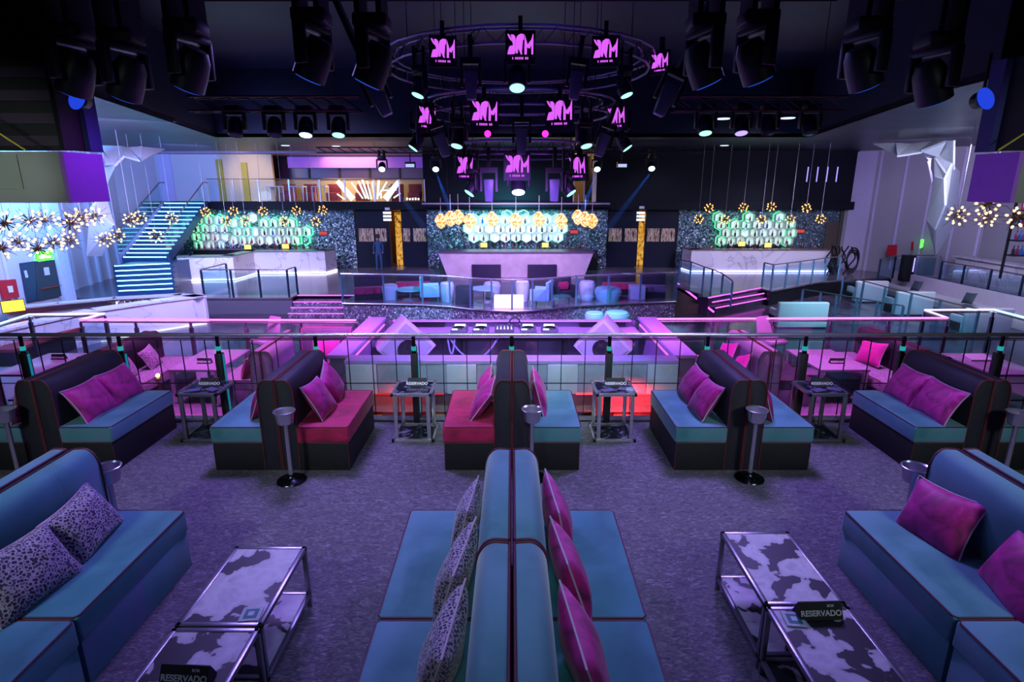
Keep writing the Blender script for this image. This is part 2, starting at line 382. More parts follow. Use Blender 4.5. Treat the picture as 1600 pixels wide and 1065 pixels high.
coffee_table(1.44, 1.91, 2.78, 3.50, 'cowhide-topped coffee table at lower right, farther one before the sign')
coffee_table(1.44, 1.91, 2.04, 2.765, 'cowhide-topped coffee table at lower right, nearer one under a reserved sign')
def coaster(x, y, z, rz, label):
    t = thing('coaster_card', label, 'coaster', (x, y, z), rz)
    MB().box(-.055, .055, -.055, .055, 0, .004).build('card', pbr('pale card', (.42, .48, .52), .6), t)
    MB().box(-.036, .036, -.036, .036, .004, .0055).build('printed_square', pbr('teal print', (.03, .16, .19), .6), t)
    MB().box(-.016, .016, -.016, .016, .0055, .0065).build('printed_centre', pbr('pale print', (.5, .55, .58), .6), t)
coaster(-1.45, 2.70, .451, .1, 'pale square coaster card on left cowhide table')
coaster(1.55, 2.66, .451, -.1, 'pale square coaster card beside right reserved sign')
SIGNB = pbr('sign black', (.012, .011, .012), .6)
def reserved_sign(x, y, z, rz, label, w=.24, h=.085, group='reserved table signs', big=True):
    t = thing('reserved_sign', label, 'sign', (x, y, z), rz, group)
    a = .045
    MB().prism([(-a, 0), (a, 0), (.003, h), (-.003, h)], -w / 2, w / 2, 'x').build('card', SIGNB, t)
    tilt = math.atan2(a - .003, h)
    M = Matrix.Translation((0, -a * .62 - .002, h * .36)) @ Matrix.Rotation(PI / 2 - tilt, 4, 'X')
    text_mesh('lettering', 'RESERVADO', h * .49, LETTER, t, M, bold=.6)
    if big:
        M2 = Matrix.Translation((-.05, -a * .22 - .002, h * .76)) @ Matrix.Rotation(PI / 2 - tilt, 4, 'X')
        mb = MB().box(-.012, -.004, -.01, .01, 0, .001).box(-.004, .006, .004, .012, 0, .001).box(.003, .012, -.01, .004, 0, .001)
        mb.v = [tuple(M2 @ Vector(p)) for p in mb.v]; mb.build('emblem', pbr('red print', (.5, .04, .03), .5), t)
        M3 = Matrix.Translation((.055, -a * .22 - .002, h * .76)) @ Matrix.Rotation(PI / 2 - tilt, 4, 'X')
        text_mesh('small_print', 'BCM', .018, LETTER, t, M3, bold=.5)
    return t
reserved_sign(-1.565, 2.265, .45, -.06, 'black RESERVADO sign standing on left cowhide table')
reserved_sign(1.70, 2.70, .45, .04, 'black RESERVADO sign standing on right cowhide tables')

# ice bucket stands
def ice_stand(x, y, label, first=[None]):
    if first[0] is None:
        t = thing('ice_bucket_stand', label, 'ice bucket stand', (x, y, 0), group='ice bucket stands'); first[0] = t
        MB().lathe([(.001, 0), (.135, 0), (.14, .006), (.135, .014), (.05, .024), (.03, .04), (.022, .07), (.001, .07)], 28).build('base', pbr('black chrome', (.05, .05, .06), .25, 1.), t)
        MB().lathe([(.001, .05), (.021, .05), (.021, .60), (.03, .612), (.001, .612)], 16).build('pole', CHROME, t)
        MB().lathe([(.001, .60), (.07, .60), (.078, .615), (.088, .70), (.100, .715), (.103, .722), (.098, .725), (.085, .715), (.074, .625), (.001, .62)], 28).build('bucket', CHROME, t)
    else:
        t = copy_tree(first[0]); t.location = (x, y, 0); t['label'] = label
    return t
ice_stand(-4.80, 5.08, 'chrome ice bucket stand before the leftmost balustrade pair')
ice_stand(-2.13, 5.03, 'chrome ice bucket stand before the second pair from left')
ice_stand(.19, 5.08, 'chrome ice bucket stand beside the central pair, behind teal sofa')
ice_stand(2.31, 5.07, 'chrome ice bucket stand before the second pair from right')
ice_stand(4.72, 5.0, 'chrome ice bucket stand at right edge before rightmost pair')
ice_stand(-3.04, 3.92, 'chrome ice bucket stand peeping out behind left teal sofa')
ice_stand(3.03, 3.92, 'chrome ice bucket stand peeping out behind right teal sofa')

# small steel side tables between the pairs
def side_table(x, y, z0, label, dark=False, h=.57, group='side tables along the balustrade'):
    t = thing('side_table', label, 'table', (x, y, z0), group=group)
    w, b = .225, .016; fm = DCHROME if dark else CHROME
    mb = MB()
    for s in (-1, 1):
        mb.box(s * (w - b) - b, s * (w - b) + b, -w, w, h - .035, h); mb.box(-w, w, s * (w - b) - b, s * (w - b) + b, h - .035, h)
    mb.build('top_frame', fm, t, bevel=.003)
    MB().box(-w + .03, w - .03, -w + .03, w - .03, h - .02, h - .003).build('glass_top', COWD, t)
    mb = MB(); wb = w + .012
    for s in (-1, 1):
        mb.box(s * (wb - b) - b, s * (wb - b) + b, -wb, wb, .0, .035); mb.box(-wb, wb, s * (wb - b) - b, s * (wb - b) + b, .0, .035)
    mb.build('base_frame', fm, t, bevel=.003)
    MB().box(-w + .03, w - .03, -w + .03, w - .03, .004, .02).build('lower_shelf', COWD, t)
    for sx in (-1, 1):
        for sy in (-1, 1): MB().box(sx * (w - .045) - .02, sx * (w - .045) + .02, sy * (w - b) - b, sy * (w - b) + b, .035, h - .035).build('leg', fm, t, bevel=.003)
    return t
for x, dk, nm in ((-3.44, True, 'farthest left'), (-1.10, False, 'left of the central pair'), (1.14, False, 'right of the central pair'), (3.46, True, 'farthest right')):
    side_table(x, 6.12, 0, f'{"dark" if dk else "brushed"} steel side table at the balustrade, {nm}', dk)
    reserved_sign(x + .03, 6.17, .57, 0, f'small black RESERVADO sign on the side table {nm}', .21, .09, 'small reserved signs on side tables', False)
def menu(x, y, z, rz, label, group, mat):
    tag(MB().box(-.07, .07, -.045, .045, 0, .008).build('menu_card', mat), label, 'menu', group).matrix_world = Matrix.Translation((x, y, z)) @ Matrix.Rotation(rz, 4, 'Z')
MENU = pbr('violet leaflet', (.13, .10, .22), .4)
for x, nm in ((-3.44, 'farthest left'), (1.14, 'right of the central pair'), (3.46, 'farthest right')):
    menu(x - .08, 6.0, .571, .35, f'dark violet leaflet lying on side table {nm}, left one', 'leaflets on side tables', MENU)
    menu(x + .11, 6.03, .571, -.5, f'dark violet leaflet lying on side table {nm}, right one', 'leaflets on side tables', MENU)
def ashtray(x, y, z, label):
    tag(MB().lathe([(.001, 0), (.05, 0), (.055, .028), (.045, .028), (.04, .01), (.001, .01)], 18).build('glass_ashtray', pbr('pale glass', (.45, .55, .6), .08, 0, 0, 1)), label, 'ashtray').location = (x, y, z)
ashtray(1.30, 5.97, .571, 'pale glass ashtray on side table right of the central pair')

# balustrade along the terrace edge
bal = thing('glass_balustrade', 'dark-posted glass balustrade with steel handrail along the terrace edge', 'balustrade', (0, 6.47, 0))
MB().tube([(-8.6, 0, 1.085), (8.6, 0, 1.085)], .024, 12).build('handrail', CHROME, bal)
MB().tube([(-8.6, .05, 1.03), (8.6, .05, 1.03)], .008, 6).build('dark_underrail', BLACKM, bal)
PX = [-5.72 + 1.143 * i for i in range(11)]
PX = [-6.87] + PX + [6.87]
for x in PX:
    po = MB().box(x - .038, x + .038, -.03, .06, 0, .86).build('post', BLACK, bal, bevel=.006)
    MB().tube([(x, .01, .86), (x, .01, .90), (x, .01, 1.07)], [.03, .022, .022], 10).build('post_head', pbr('black chrome', (.05, .05, .06), .25, 1.), po)
    MB().lathe([(.030, .895), (.030, .945)], 14, Matrix.Translation((x, .01, 0))).build('teal_lit_clamp', GLOWT, po)  # clamp emits weakly to stand for the teal light on it
    MB().box(x + .041, x + .047, .0, .03, .12, .85).build('lit_glass_edge', glow('dim teal edge', (.02, .35, .55), .5), po)
for a, b in zip(PX[:-1], PX[1:]):
    MB().box(a + .06, b - .06, .012, .024, .10, 1.0).build('glass_pane', GLASS, bal)
MB().box(-8.6, 8.6, -.02, .06, .03, .055).build('bottom_rail', CHROME, bal)
gr = MB()
x = -7.0
k = 0
while x < 7.0:
    gr.box(x - .005, x + .005, .085, .095, .05, 1.0); x += .281
for z in (.46, 1.0): gr.box(-7, 7, .085, .095, z - .005, z + .005)
gr.build('wire_grid', BLACKM, bal)
# ================================================================ LOWER TERRACE (z = -0.8) AND DJ BOOTH
ZM = -.8
struct('floor_terrace', MB().box(-12, 12, 6.62, 11.15, -.95, ZM), pbr('terrace floor', (.20, .15, .22), .35, var=.2))
struct('trim_terrace_edge', MB().box(-11.5, 11.5, 6.62, 6.66, -.8, -.0), BLACKM)
RM = dict(depth=.74, bw=.18, h=.95, sh=.46)
PURPV = pbr('plum velvet', (.19, .11, .20), .7, sheen=.5, var=.3)
GREYV = pbr('grey lilac velvet', (.30, .25, .33), .7, sheen=.5, var=.2)
G3 = 'velvet banquettes on the lower terrace'
sofa(-6.72, 8.7, 10.4, 1, ZM, 'dark banquette with leopard seat on lower terrace, beyond the left balustrade', LEO, DARKV, DARKB, PIPER, group=G3, **RM)
sofa(-6.74, 8.7, 10.4, -1, ZM, 'dark banquette back to back with the leopard-seat sofa on the left', MAGS, DARKV, DARKB, PIPER, group=G3, **RM)
sofa(-4.12, 9.0, 10.5, -1, ZM, 'grey lilac banquette with green and pink pillows, left of DJ booth', GREYV, GREYV, GREYV, PIPER, group=G3, **RM)
sofa(-4.10, 9.0, 10.0, 1, ZM, 'pink-lit banquette seat turned towards the DJ booth on the left', GREYV, GREYV, GREYV, PIPER, group=G3, **RM)
cs = sofa(-3.62, 9.95, 10.9, 1, ZM, 'pink-lit corner banquette facing the terrace, left of DJ booth', PURPV, PURPV, PURPV, pbr('hot pink piping', (.8, .05, .3), .5), group=G3, **RM)
cs.rotation_euler = (0, 0, -PI / 2); cs.location = (-3.52, 10.72, ZM)
sofa(4.22, 9.0, 10.5, -1, ZM, 'grey lilac banquette with two magenta pillows, right of DJ booth', GREYV, GREYV, GREYV, PIPER, group=G3, **RM)
sofa(4.24, 9.0, 10.5, 1, ZM, 'grey lilac banquette with arched dark end beside low table on right', DARKV, GREYV, GREYV, PIPER, group=G3, **RM)
sofa(6.78, 8.7, 10.7, -1, ZM, 'dark banquette with leopard seat and magenta pillow, beyond right balustrade', LEO, DARKV, DARKB, PIPER, group=G3, **RM)
sofa(6.80, 8.7, 10.7, 1, ZM, 'dark banquette back to back with the leopard-seat sofa on the right', MAGS, DARKV, DARKB, PIPER, group=G3, **RM)
GP3 = 'pillows on the lower terrace'
zp = ZM + .62
pillow('leopard pillow standing on leopard seat left, farther one', -6.38, 9.75, zp, 1, .46, .40, .15, LEO, PIPEW, .45, .1, .1, GP3, 21)
pillow('leopard pillow standing on leopard seat left, nearer one', -6.40, 9.15, zp, 1, .46, .40, .15, LEO, PIPEW, .35, .3, 0, GP3, 22)
HOT = pbr('hot pink velvet', (.62, .02, .30), .6, sheen=.5, var=.2)
pillow('hot pink pillow on pink-lit corner banquette left of booth', -3.45, 10.28, zp, 1, .5, .36, .15, HOT, PIPEW, .5, -PI / 2, .05, GP3, 23)
pillow('crimson pillow leaning on lilac banquette left of booth', -4.42, 9.25, zp, -1, .46, .40, .15, MAGS, PIPEW, .3, 0, 0, GP3, 24)
pillow('teal pillow leaning on lilac banquette left of booth', -4.44, 9.7, zp + .03, -1, .44, .40, .15, TEAL, PIPEW, .3, 0, .1, GP3, 25)
pillow('bright pink pillow on lilac banquette right of booth, farther one', 3.86, 9.95, zp + .02, -1, .48, .42, .15, HOT, PIPEW, .45, .1, .3, GP3, 26)
pillow('crimson pillow on lilac banquette right of booth, nearer one', 3.86, 9.30, zp, -1, .48, .42, .15, HOT, PIPEW, .5, -.1, .45, GP3, 27)
pillow('bright pink pillow on leopard seat, beyond right balustrade', 6.42, 9.9, zp + .04, -1, .6, .44, .16, HOT, PIPEW, .4, .1, .15, GP3, 28)

def low_table(x, y, label, w=.42, l=.62, h=.60):
    t = thing('lounge_table', label, 'table', (x, y, ZM), group='tables on the lower terrace')
    MB().box(-w, w, -l, l, h - .04, h).build('tabletop', pbr('violet tabletop', (.34, .27, .37), .25), t, bevel=.005)
    for sx in (-1, 1):
        for sy in (-1, 1): MB().box(sx * (w - .05) - .035, sx * (w - .05) + .035, sy * (l - .05) - .035, sy * (l - .05) + .035, 0, h - .04).build('leg', CHROME, t)
    MB().box(-w + .1, w - .1, -l + .1, l - .1, .10, .13).build('shelf', pbr('violet shelf', (.2, .16, .24), .4), t)
    return t
low_table(-5.32, 9.75, 'violet-lit lounge table between sofas left of the booth')
low_table(5.55, 9.75, 'violet-lit lounge table between sofas right of the booth')
low_table(-8.05, 9.5, 'lounge table with red edge at far left behind the balustrade')
low_table(8.25, 9.5, 'lounge table with open book at far right behind the balustrade')
reserved_sign(-5.3, 9.5, ZM + .60, 0, 'black reserved sign on violet table left of the booth', .24, .09, 'small reserved signs on lower tables', False)
reserved_sign(5.6, 9.5, ZM + .60, 0, 'black reserved sign on violet table right of the booth', .24, .09, 'small reserved signs on lower tables', False)
reserved_sign(-8.0, 9.75, ZM + .60, 0, 'black reserved sign on table at far left', .24, .09, 'small reserved signs on lower tables', False)
tag(MB().hexa([(8.0, 9.6, -.2), (8.4, 9.6, -.2), (8.4, 9.85, -.2), (8.0, 9.85, -.2)], [(8.0, 9.6, -.17), (8.4, 9.6, -.17), (8.4, 9.85, -.13), (8.0, 9.85, -.13)]).build('menu_folder', WHITE), 'pale folder lying on the table at far right', 'folder')
def candle(x, y, label):
    t = thing('candle_holder', label, 'candle holder', (x, y, ZM), group='tall candle holders on the lower terrace')
    MB().lathe([(.001, 0), (.07, 0), (.02, .03), (.018, .55), (.06, .60), (.06, .62), (.001, .62)], 14).build('stand', BRASS, t)
    MB().ball((0, 0, .66), .035, 8, 6).build('flame_bulb', BULB, t)
candle(-6.55 + .95, 8.65, 'brass candle holder in front of leopard-seat sofa on left')
# armchair backs at the two picture edges
for sx, nm in ((-1, 'left'), (1, 'right')):
    t = thing('armchair', f'dark blue tub armchair at the {nm} picture edge behind the balustrade', 'armchair', (sx * 8.7, 8.2, ZM), 0)
    MB().lathe([(.40, .0), (.42, .35), (.44, .80), (.40, .86), (.36, .80), (.35, .42), (.001, .40)], 24).build('shell', pbr('navy leather', (.03, .035, .07), .4), t)
    MB().lathe([(.001, .40), (.33, .40), (.35, .46), (.32, .50), (.001, .51)], 24).build('seat', pbr('navy leather seat', (.045, .05, .10), .4), t)

def bar_stool(x, y, rz, label):
    t = thing('bar_stool', label, 'bar stool', (x, y, ZM), rz, 'high-backed stools at the neon railings')
    m = pbr('lilac leather', (.45, .34, .5), .45)
    MB().box(-.22, .22, -.2, .2, .62, .72).build('seat', m, t, bevel=.03)
    MB().hexa([(-.2, .14, .70), (.2, .14, .70), (.2, .2, .70), (-.2, .2, .70)], [(-.15, .26, 1.10), (.15, .26, 1.10), (.15, .31, 1.10), (-.15, .31, 1.10)]).build('backrest', m, t, bevel=.03)
    for sx in (-1, 1):
        for sy in (-1, 1): MB().tube([(sx * .17, sy * .15, .64), (sx * .21, sy * .2, 0)], .016, 8).build('leg', CHROME, t)
bar_stool(-4.75, 10.72, -.5, 'magenta-lit high stool by the neon railing left of the booth')
bar_stool(5.0, 10.72, .4, 'magenta-lit high stool by the neon railing right of the booth')
# neon topped railings at the far edge of this terrace
def neon_rail(pts, label, mats, posts, ztop=.25):
    c = sum((Vector(p) for p in pts), Vector()) / len(pts)
    t = thing('neon_railing', label, 'railing', (c.x, c.y, ZM))
    P = [Vector(p) - t.location for p in pts]
    for i, (a, b) in enumerate(zip(P[:-1], P[1:])):
        MB().tube([a, b], .018, 8).build('neon_handrail', mats[i], t)
        MB().tube([a - Vector((0, 0, .05)), b - Vector((0, 0, .05))], .016, 6).build('under_bar', CHROME, t)
        d = b - a; n = max(1, round(d.length / 1.15))
        for k in range(n + 1):
            q = a + d * k / n
            if k < n or i == len(P) - 2:
                MB().box(q.x - .03, q.x + .03, q.y - .03, q.y + .03, 0, q.z - .16).build('post', DCHROME, t)
                MB().lathe([(.026, q.z - .16), (.026, q.z - .05)], 10, Matrix.Translation((q.x, q.y, 0))).build('clamp', pbr('cool chrome', (.5, .62, .75), .2, 1.), t)
        u = d.normalized(); nrm = Vector((-u.y, u.x, 0)) * .006
        a2, b2 = a + u * .05, b - u * .05
        z1 = a.z - .12
        MB().hexa([tuple((a2 - nrm).xy) + (.08,), tuple((b2 - nrm).xy) + (.08,), tuple((b2 + nrm).xy) + (.08,), tuple((a2 + nrm).xy) + (.08,)],
                  [tuple((a2 - nrm).xy) + (z1,), tuple((b2 - nrm).xy) + (z1,), tuple((b2 + nrm).xy) + (z1,), tuple((a2 + nrm).xy) + (z1,)]).build('glass_pane', GLASS, t)
    return t
neon_rail([atz(-40, 518, .25), atz(45, 491, .25), atz(163, 489.5, .25), atz(125, 499, .25), atz(556, 500, .25)],
          'magenta neon-topped glass railing at the far edge of lower terrace, left of booth', [LEDC, NEONW, NEONW, NEONP], 1)
neon_rail([atz(1023, 498, .25), atz(1481, 496.5, .25), atz(1445, 484, .25), atz(1553, 483.5, .25), atz(1640, 506, .25)],
          'magenta neon-topped glass railing at the far edge of lower terrace, right of booth', [NEONP, NEONW, NEONW, LEDC], 1)

# DJ booth : rear counter, two sides, front desk
LIL = pbr('lilac laminate', (.52, .38, .74), .3)
PANEL = pbr('pale grey panel', (.36, .40, .46), .5)
PANELB = pbr('off white panel', (.62, .66, .68), .5)
rc = thing('booth_counter', 'pale panelled back counter of the DJ booth with red-lit lower shelves', 'counter', (0, 8, ZM))
MB().box(-2.44, 2.44, 0, .30, 1.05, 1.10).build('countertop', LIL, rc, bevel=.004)
for x0, x1, br in ((-2.42, -1.98, 1), (-1.97, -1.25, 0), (-1.24, -.52, 0), (-.51, .51, 0), (.52, .96, 1), (.97, 1.62, 0), (1.63, 1.97, 0), (1.98, 2.42, 1)):
    y = -.02 if br else .02
    if (x0, br) == (-.51, 0): pass
    MB().box(x0, x1, y, y + .05, .60, 1.045).build('fascia_panel', PANELB if br else PANEL, rc, bevel=.003)
MB().box(-.95, -.52, -.02, .03, .60, 1.045).build('fascia_panel', PANELB, rc, bevel=.003)
MB().box(-2.42, 2.42, .26, .30, 0, .60).build('back_panel', pbr('brown ply', (.32, .20, .22), .55), rc)
MB().box(-2.42, 2.42, .04, .28, .29, .31).build('shelf', pbr('brown shelf', (.28, .18, .18), .5), rc)
for x in (-2.42, -1.25, -.5, .5, 1.25, 2.38): MB().box(x, x + .04, .03, .28, 0, .60).build('divider', pbr('dark divider', (.08, .05, .05), .5), rc)
MB().box(-2.38, -1.0, .05, .08, .56, .59).build('red_led_strip', LEDR, rc)
MB().box(.95, 2.38, .05, .08, .56, .59).build('red_led_strip', glow('bright red led', (1, .035, .05), 4.5), rc)
REDB = pbr('cardboard', (.42, .22, .12), .7)
for i, (x, w, h) in enumerate(((-2.1, .14, .22), (-1.62, .12, .18), (-1.1, .10, .24), (1.2, .13, .2), (1.68, .15, .22), (2.1, .12, .16))):
    tag(MB().box(8 * 0 + x - w, x + w, 8.07, 8.22, ZM + .002, ZM + h).build('storage_box', REDB, bevel=.005), f'small box on the red-lit floor of the booth counter, {ORD[i]} from left', 'box', 'boxes under the booth counter')
for sx, nm in ((-1, 'left'), (1, 'right')):
    t = thing('booth_side_counter', f'lilac side counter of the DJ booth running back on the {nm}', 'counter', (sx * 2.62, 9.6, ZM))
    MB().box(-.17, .17, -1.28, 1.35, 1.04, 1.09).build('countertop', LIL, t, bevel=.004)
    MB().box(-.14, .14, -1.26, 1.33, 0, 1.04).build('body', pbr('plum panel', (.20, .14, .24), .5), t)
    MB().box(-sx * .16 - .012, -sx * .16 + .012, -1.2, 1.2, .96, .985).build('neon_strip', NEONS, t)
dk = thing('dj_desk', 'wide purple-lit DJ desk facing the dance floor', 'desk', (0, 10.62, ZM))
MB().box(-2.40, 2.40, -.38, .36, .86, .90).build('desktop', LIL, dk, bevel=.004)
MB().box(-2.40, 2.40, .30, .36, 0, 1.02).build('front_panel', pbr('plum desk front', (.16, .10, .2), .4), dk)
MB().box(-2.3, 2.3, .20, .29, 1.02, 1.05).build('front_ledge', LIL, dk)
for x in (-1.0, 0, 1.0): MB().box(x - .03, x + .03, -.3, .3, 0, .86).build('support', BLACKM, dk)
for x in (-1.75, 1.75): MB().box(x - .45, x + .45, .24, .26, .93, 1.0).build('cable_slot', BLACKM, dk)
def deck(x, label):
    t = thing('media_player', label, 'DJ player', (x, 10.45, ZM + .90), group='players on the DJ desk')
    MB().box(-.15, .15, -.20, .20, 0, .10).build('body', pbr('player body', (.10, .10, .13), .3), t, bevel=.008)
    MB().lathe([(.001, .10), (.11, .10), (.105, .125), (.001, .125)], 24, Matrix.Translation((0, -.06, 0))).build('jog_wheel', pbr('silver jog', (.55, .55, .62), .2, 1.), t)
    MB().box(-.10, .10, .10, .17, .10, .13).build('screen', glow('player screen', (.65, .6, 1), 2.5), t)
    for k in range(3): MB().lathe([(.001, .1), (.016, .1), (.016, .118), (.001, .118)], 10, Matrix.Translation((-.11 + .035 * k, -.17, 0))).build('button', glow('button light', (.6, .8, 1), 4), t)
for x, nm in ((-.98, 'leftmost'), (-.58, 'left of the mixer'), (.30, 'right of the mixer'), (.70, 'rightmost')): deck(x, f'glowing DJ player on the desk, {nm}')
mx = thing('dj_mixer', 'DJ mixer with lit knobs between the players', 'mixer', (-.14, 10.45, ZM + .90))
MB().box(-.18, .18, -.20, .20, 0, .11).build('body', pbr('mixer body', (.08, .08, .1), .3), mx, bevel=.008)
for i in range(5):
    for j in range(3): MB().lathe([(.001, .11), (.013, .11), (.011, .14), (.001, .14)], 8, Matrix.Translation((-.13 + .065 * i, -.02 + .07 * j, 0))).build('knob', pbr('silver knob', (.7, .7, .8), .2, 1.), mx)
    MB().box(-.14 + .065 * i, -.12 + .065 * i, -.16, -.10, .11, .13).build('fader', glow('fader light', (.8, .8, 1), 3), mx)
hp = MB().tube([(.05 + .10 * math.cos(PI * i / 10), 10.72, ZM + 1.02 + .11 * math.sin(PI * i / 10)) for i in range(11)], .014, 8)
ht = thing('headphones', 'dark headphones standing on the DJ desk', 'headphones', (0, 0, 0))
hp.build('headband', BLACK, ht)
for x in (-.05, .15): MB().lathe([(.001, -.02), (.045, -.02), (.045, .02), (.001, .02)], 14, Matrix.Translation((x, 10.72, ZM + .99)) @ Matrix.Rotation(PI / 2, 4, 'Y')).build('ear_cup', BLACK, ht)
# wedge speakers standing on their corner
def wedge(x, y, rz, label):
    t = thing('monitor_speaker', label, 'speaker', (x, y, ZM + .86), rz, 'angled monitor speakers in the booth')
    a = .36
    M = Matrix.Rotation(PI / 4, 4, 'Y')
    MB().box(-a, a, -.22, .22, -a, a, M).build('cabinet', pbr('lilac grey cabinet', (.50, .46, .56), .4), t, bevel=.012)
    MB().box(-a + .05, a - .05, -.236, -.22, -a + .05, a - .05, M).build('baffle', pbr('grey baffle', (.34, .32, .40), .45), t)
    MB().lathe([(.001, 0), (.16, 0), (.17, .016), (.13, .012), (.05, -.02), (.001, -.02)], 24, Matrix.Translation((0, -.24, -.02)) @ Matrix.Rotation(PI / 2, 4, 'X')).build('woofer', BLACK, t)
    MB().tube([(0, 0, -.45), (0, 0, -.86)], .05, 10).build('stand', BLACKM, t)
wedge(-1.88, 9.75, .35, 'lilac diamond-set monitor speaker at the left of the DJ booth')
wedge(1.62, 9.75, -.30, 'lilac diamond-set monitor speaker at the right of the DJ booth')
CAB = pbr('violet-lit cable', (.35, .32, .75), .4)  # blue-violet light on the cables is put into their colour
def cable(pts, label, r=.016):
    tag(MB().tube(pts, r, 8).build('cable', CAB), label, 'cable')
def sag(a, b, d, n=14): return [Vector(a).lerp(Vector(b), i / n) - Vector((0, 0, d * 4 * (i / n) * (1 - i / n))) for i in range(n + 1)]
cable(sag((-1.15, 10.2, .08), (-.25, 10.2, .08), .42), 'violet-lit cable drooping under the DJ desk in a wide loop')
cable(sag((-1.18, 10.18, .08), (-1.05, 10.18, .05), .3), 'short violet-lit cable loop hanging at left under the DJ desk')
tag(MB().lathe([(.001, 0), (.09, 0), (.09, .2), (.001, .22)], 14, Matrix.Translation((1.75, 9.2, ZM))).build('black_bucket', BLACK), 'black bucket on the floor inside the booth at right', 'bucket')

# ================================================================ DANCE FLOOR AND ROUND PLATFORM
ZD, ZB = -1.93, -1.3
struct('floor_dance', MB().box(-24, 24, 11.15, 27.2, ZD - .1, ZD), FLOORD)
struct('trim_terrace_front', MB().box(-12, 12, 11.15, 11.19, ZD, ZM), BLACKM)
edge_px = [(535, 473), (600, 474), (660, 475.5), (703, 478), (735, 482), (768, 484.4), (800, 485), (832, 484.4), (862, 482), (900, 477.5), (950, 475), (1000, 472.5), (1056, 470)]
EDGE = [atz(x, y, ZB) for x, y in edge_px]
fl = [(p.x, p.y) for p in EDGE]
plat = fl + [(6.9, 23.9), (7.45, 21.6), (10.2, 23.3), (10.35, 22.8), (13.4, 25.0), (14.7, 25.6), (26, 28.5), (26, 34), (-26, 34), (-26, 21.3), (-8.3, 21.3), (-8.3, 21.9), (-6.05, 21.9)]
struct('floor_platform', MB().prism(plat, ZB - .06, ZB, 'z'), FLOORB)
struct('trim_platform_plinth', MB().prism([(x, y + .05) for x, y in fl] + [(5.9, 22.5), (-6, 22.5)], ZD, ZB - .06, 'z'), GLITTER)
struct('trim_platform_edge', MB().tube([(x, y - .01, ZB - .02) for x, y in fl], .03, 6), pbr('steel edge', (.5, .5, .6), .3, 1.))
struct('trim_left_platform_face', MB().box(-26, -8.3, 21.35, 21.5, ZD, ZB - .06), pbr('grey plinth', (.13, .12, .15), .4))
struct('trim_right_platform_face', MB().hexa([(10.35, 22.85, ZD), (13.4, 25.05, ZD), (26, 28.6, ZD), (26, 28.8, ZD), (13.4, 25.3, ZD), (10.35, 23.1, ZD)],
        [(10.35, 22.85, ZB - .06), (13.4, 25.05, ZB - .06), (26, 28.6, ZB - .06), (26, 28.8, ZB - .06), (13.4, 25.3, ZB - .06), (10.35, 23.1, ZB - .06)]), BLACKM)
struct('trim_stair_wall', MB().hexa([(5.95, 20.9, ZD), (7.25, 21.6, ZD), (6.8, 23.9, ZD), (5.95, 23.9, ZD)], [(5.95, 20.9, ZB - .3), (7.25, 21.6, ZB - .3), (6.8, 23.9, ZB - .06), (5.95, 23.9, ZB - .06)]), pbr('bronze wall', (.10, .065, .05), .4, var=.4))

def glass_rail(base, h, label, name='glass_railing', postm=None, railm=None, every=1, glass=GLASSB, rr=.022, panes=True, cat='railing', bars=0, barm=None):
    base = [Vector(p) for p in base]; c = sum(base, Vector()) / len(base); c.z = base[0].z
    t = thing(name, label, cat, c)
    B = [p - c for p in base]
    MB().tube([p + Vector((0, 0, h)) for p in B], rr, 8).build('handrail', railm or CHROME, t)
    for i, p in enumerate(B):
        if i % every == 0 or i == len(B) - 1:
            MB().box(p.x - .03, p.x + .03, p.y - .03, p.y + .03, p.z, p.z + h - .02).build('post', postm or DCHROME, t)
    for a, b in zip(B[:-1], B[1:]):
        d = (b - a); d.z = 0
        if d.length < .05: continue
        u = d.normalized(); n = Vector((-u.y, u.x, 0)) * .006
        up = Vector((0, 0, h - .10)); lo = Vector((0, 0, .08))
        if panes:
            MB().hexa([a - n + lo, b - n + lo, b + n + lo, a + n + lo], [a - n + up, b - n + up, b + n + up, a + n + up]).build('glass_pane', glass, t)
        for k in range(bars):
            z = Vector((0, 0, h * (k + 1) / (bars + 1)))
            MB().tube([a + z, b + z], .010, 6).build('cross_bar', barm or CHROME, t)
    return t
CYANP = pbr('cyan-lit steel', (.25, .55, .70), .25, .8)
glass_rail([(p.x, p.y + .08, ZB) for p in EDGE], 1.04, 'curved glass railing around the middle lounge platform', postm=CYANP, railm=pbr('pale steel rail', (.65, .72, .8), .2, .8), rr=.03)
# left platform railing with dark posts
lp = [atz(322, 463, ZB), atz(366, 463.5, ZB), atz(408, 464, ZB), atz(452, 464, ZB)]
for p in lp: p.y = 21.45
DPOST = pbr('dark blue post', (.03, .05, .09), .35, .6)
glass_rail([(lp[0].x + .1, 23.2, ZB)] + lp + [(lp[3].x + .05, 22.2, ZB)], 1.04, 'dark-posted glass railing on the left platform before the marble bar', postm=DPOST, railm=DCHROME)
# left steps with magenta nosings
st = thing('steps', 'three short steps with magenta-lit nosings left of round platform', 'steps', (-7.17, 21.5, ZD))
for k in range(3):
    z1 = (ZB - ZD) - .16 * (k + 1) + .002
    MB().box(-1.1, 1.1, -.1 - .30 * k, .45 - .30 * k, 0, z1).build('step', GLITTER, st)
    MB().box(-1.1, 1.1, -.125 - .30 * k, -.1 - .30 * k, z1 - .03, z1).build('lit_nosing', LEDM, st)
MB().box(-1.1, 1.1, .37, .395, .60, .632).build('lit_nosing', LEDM, st)
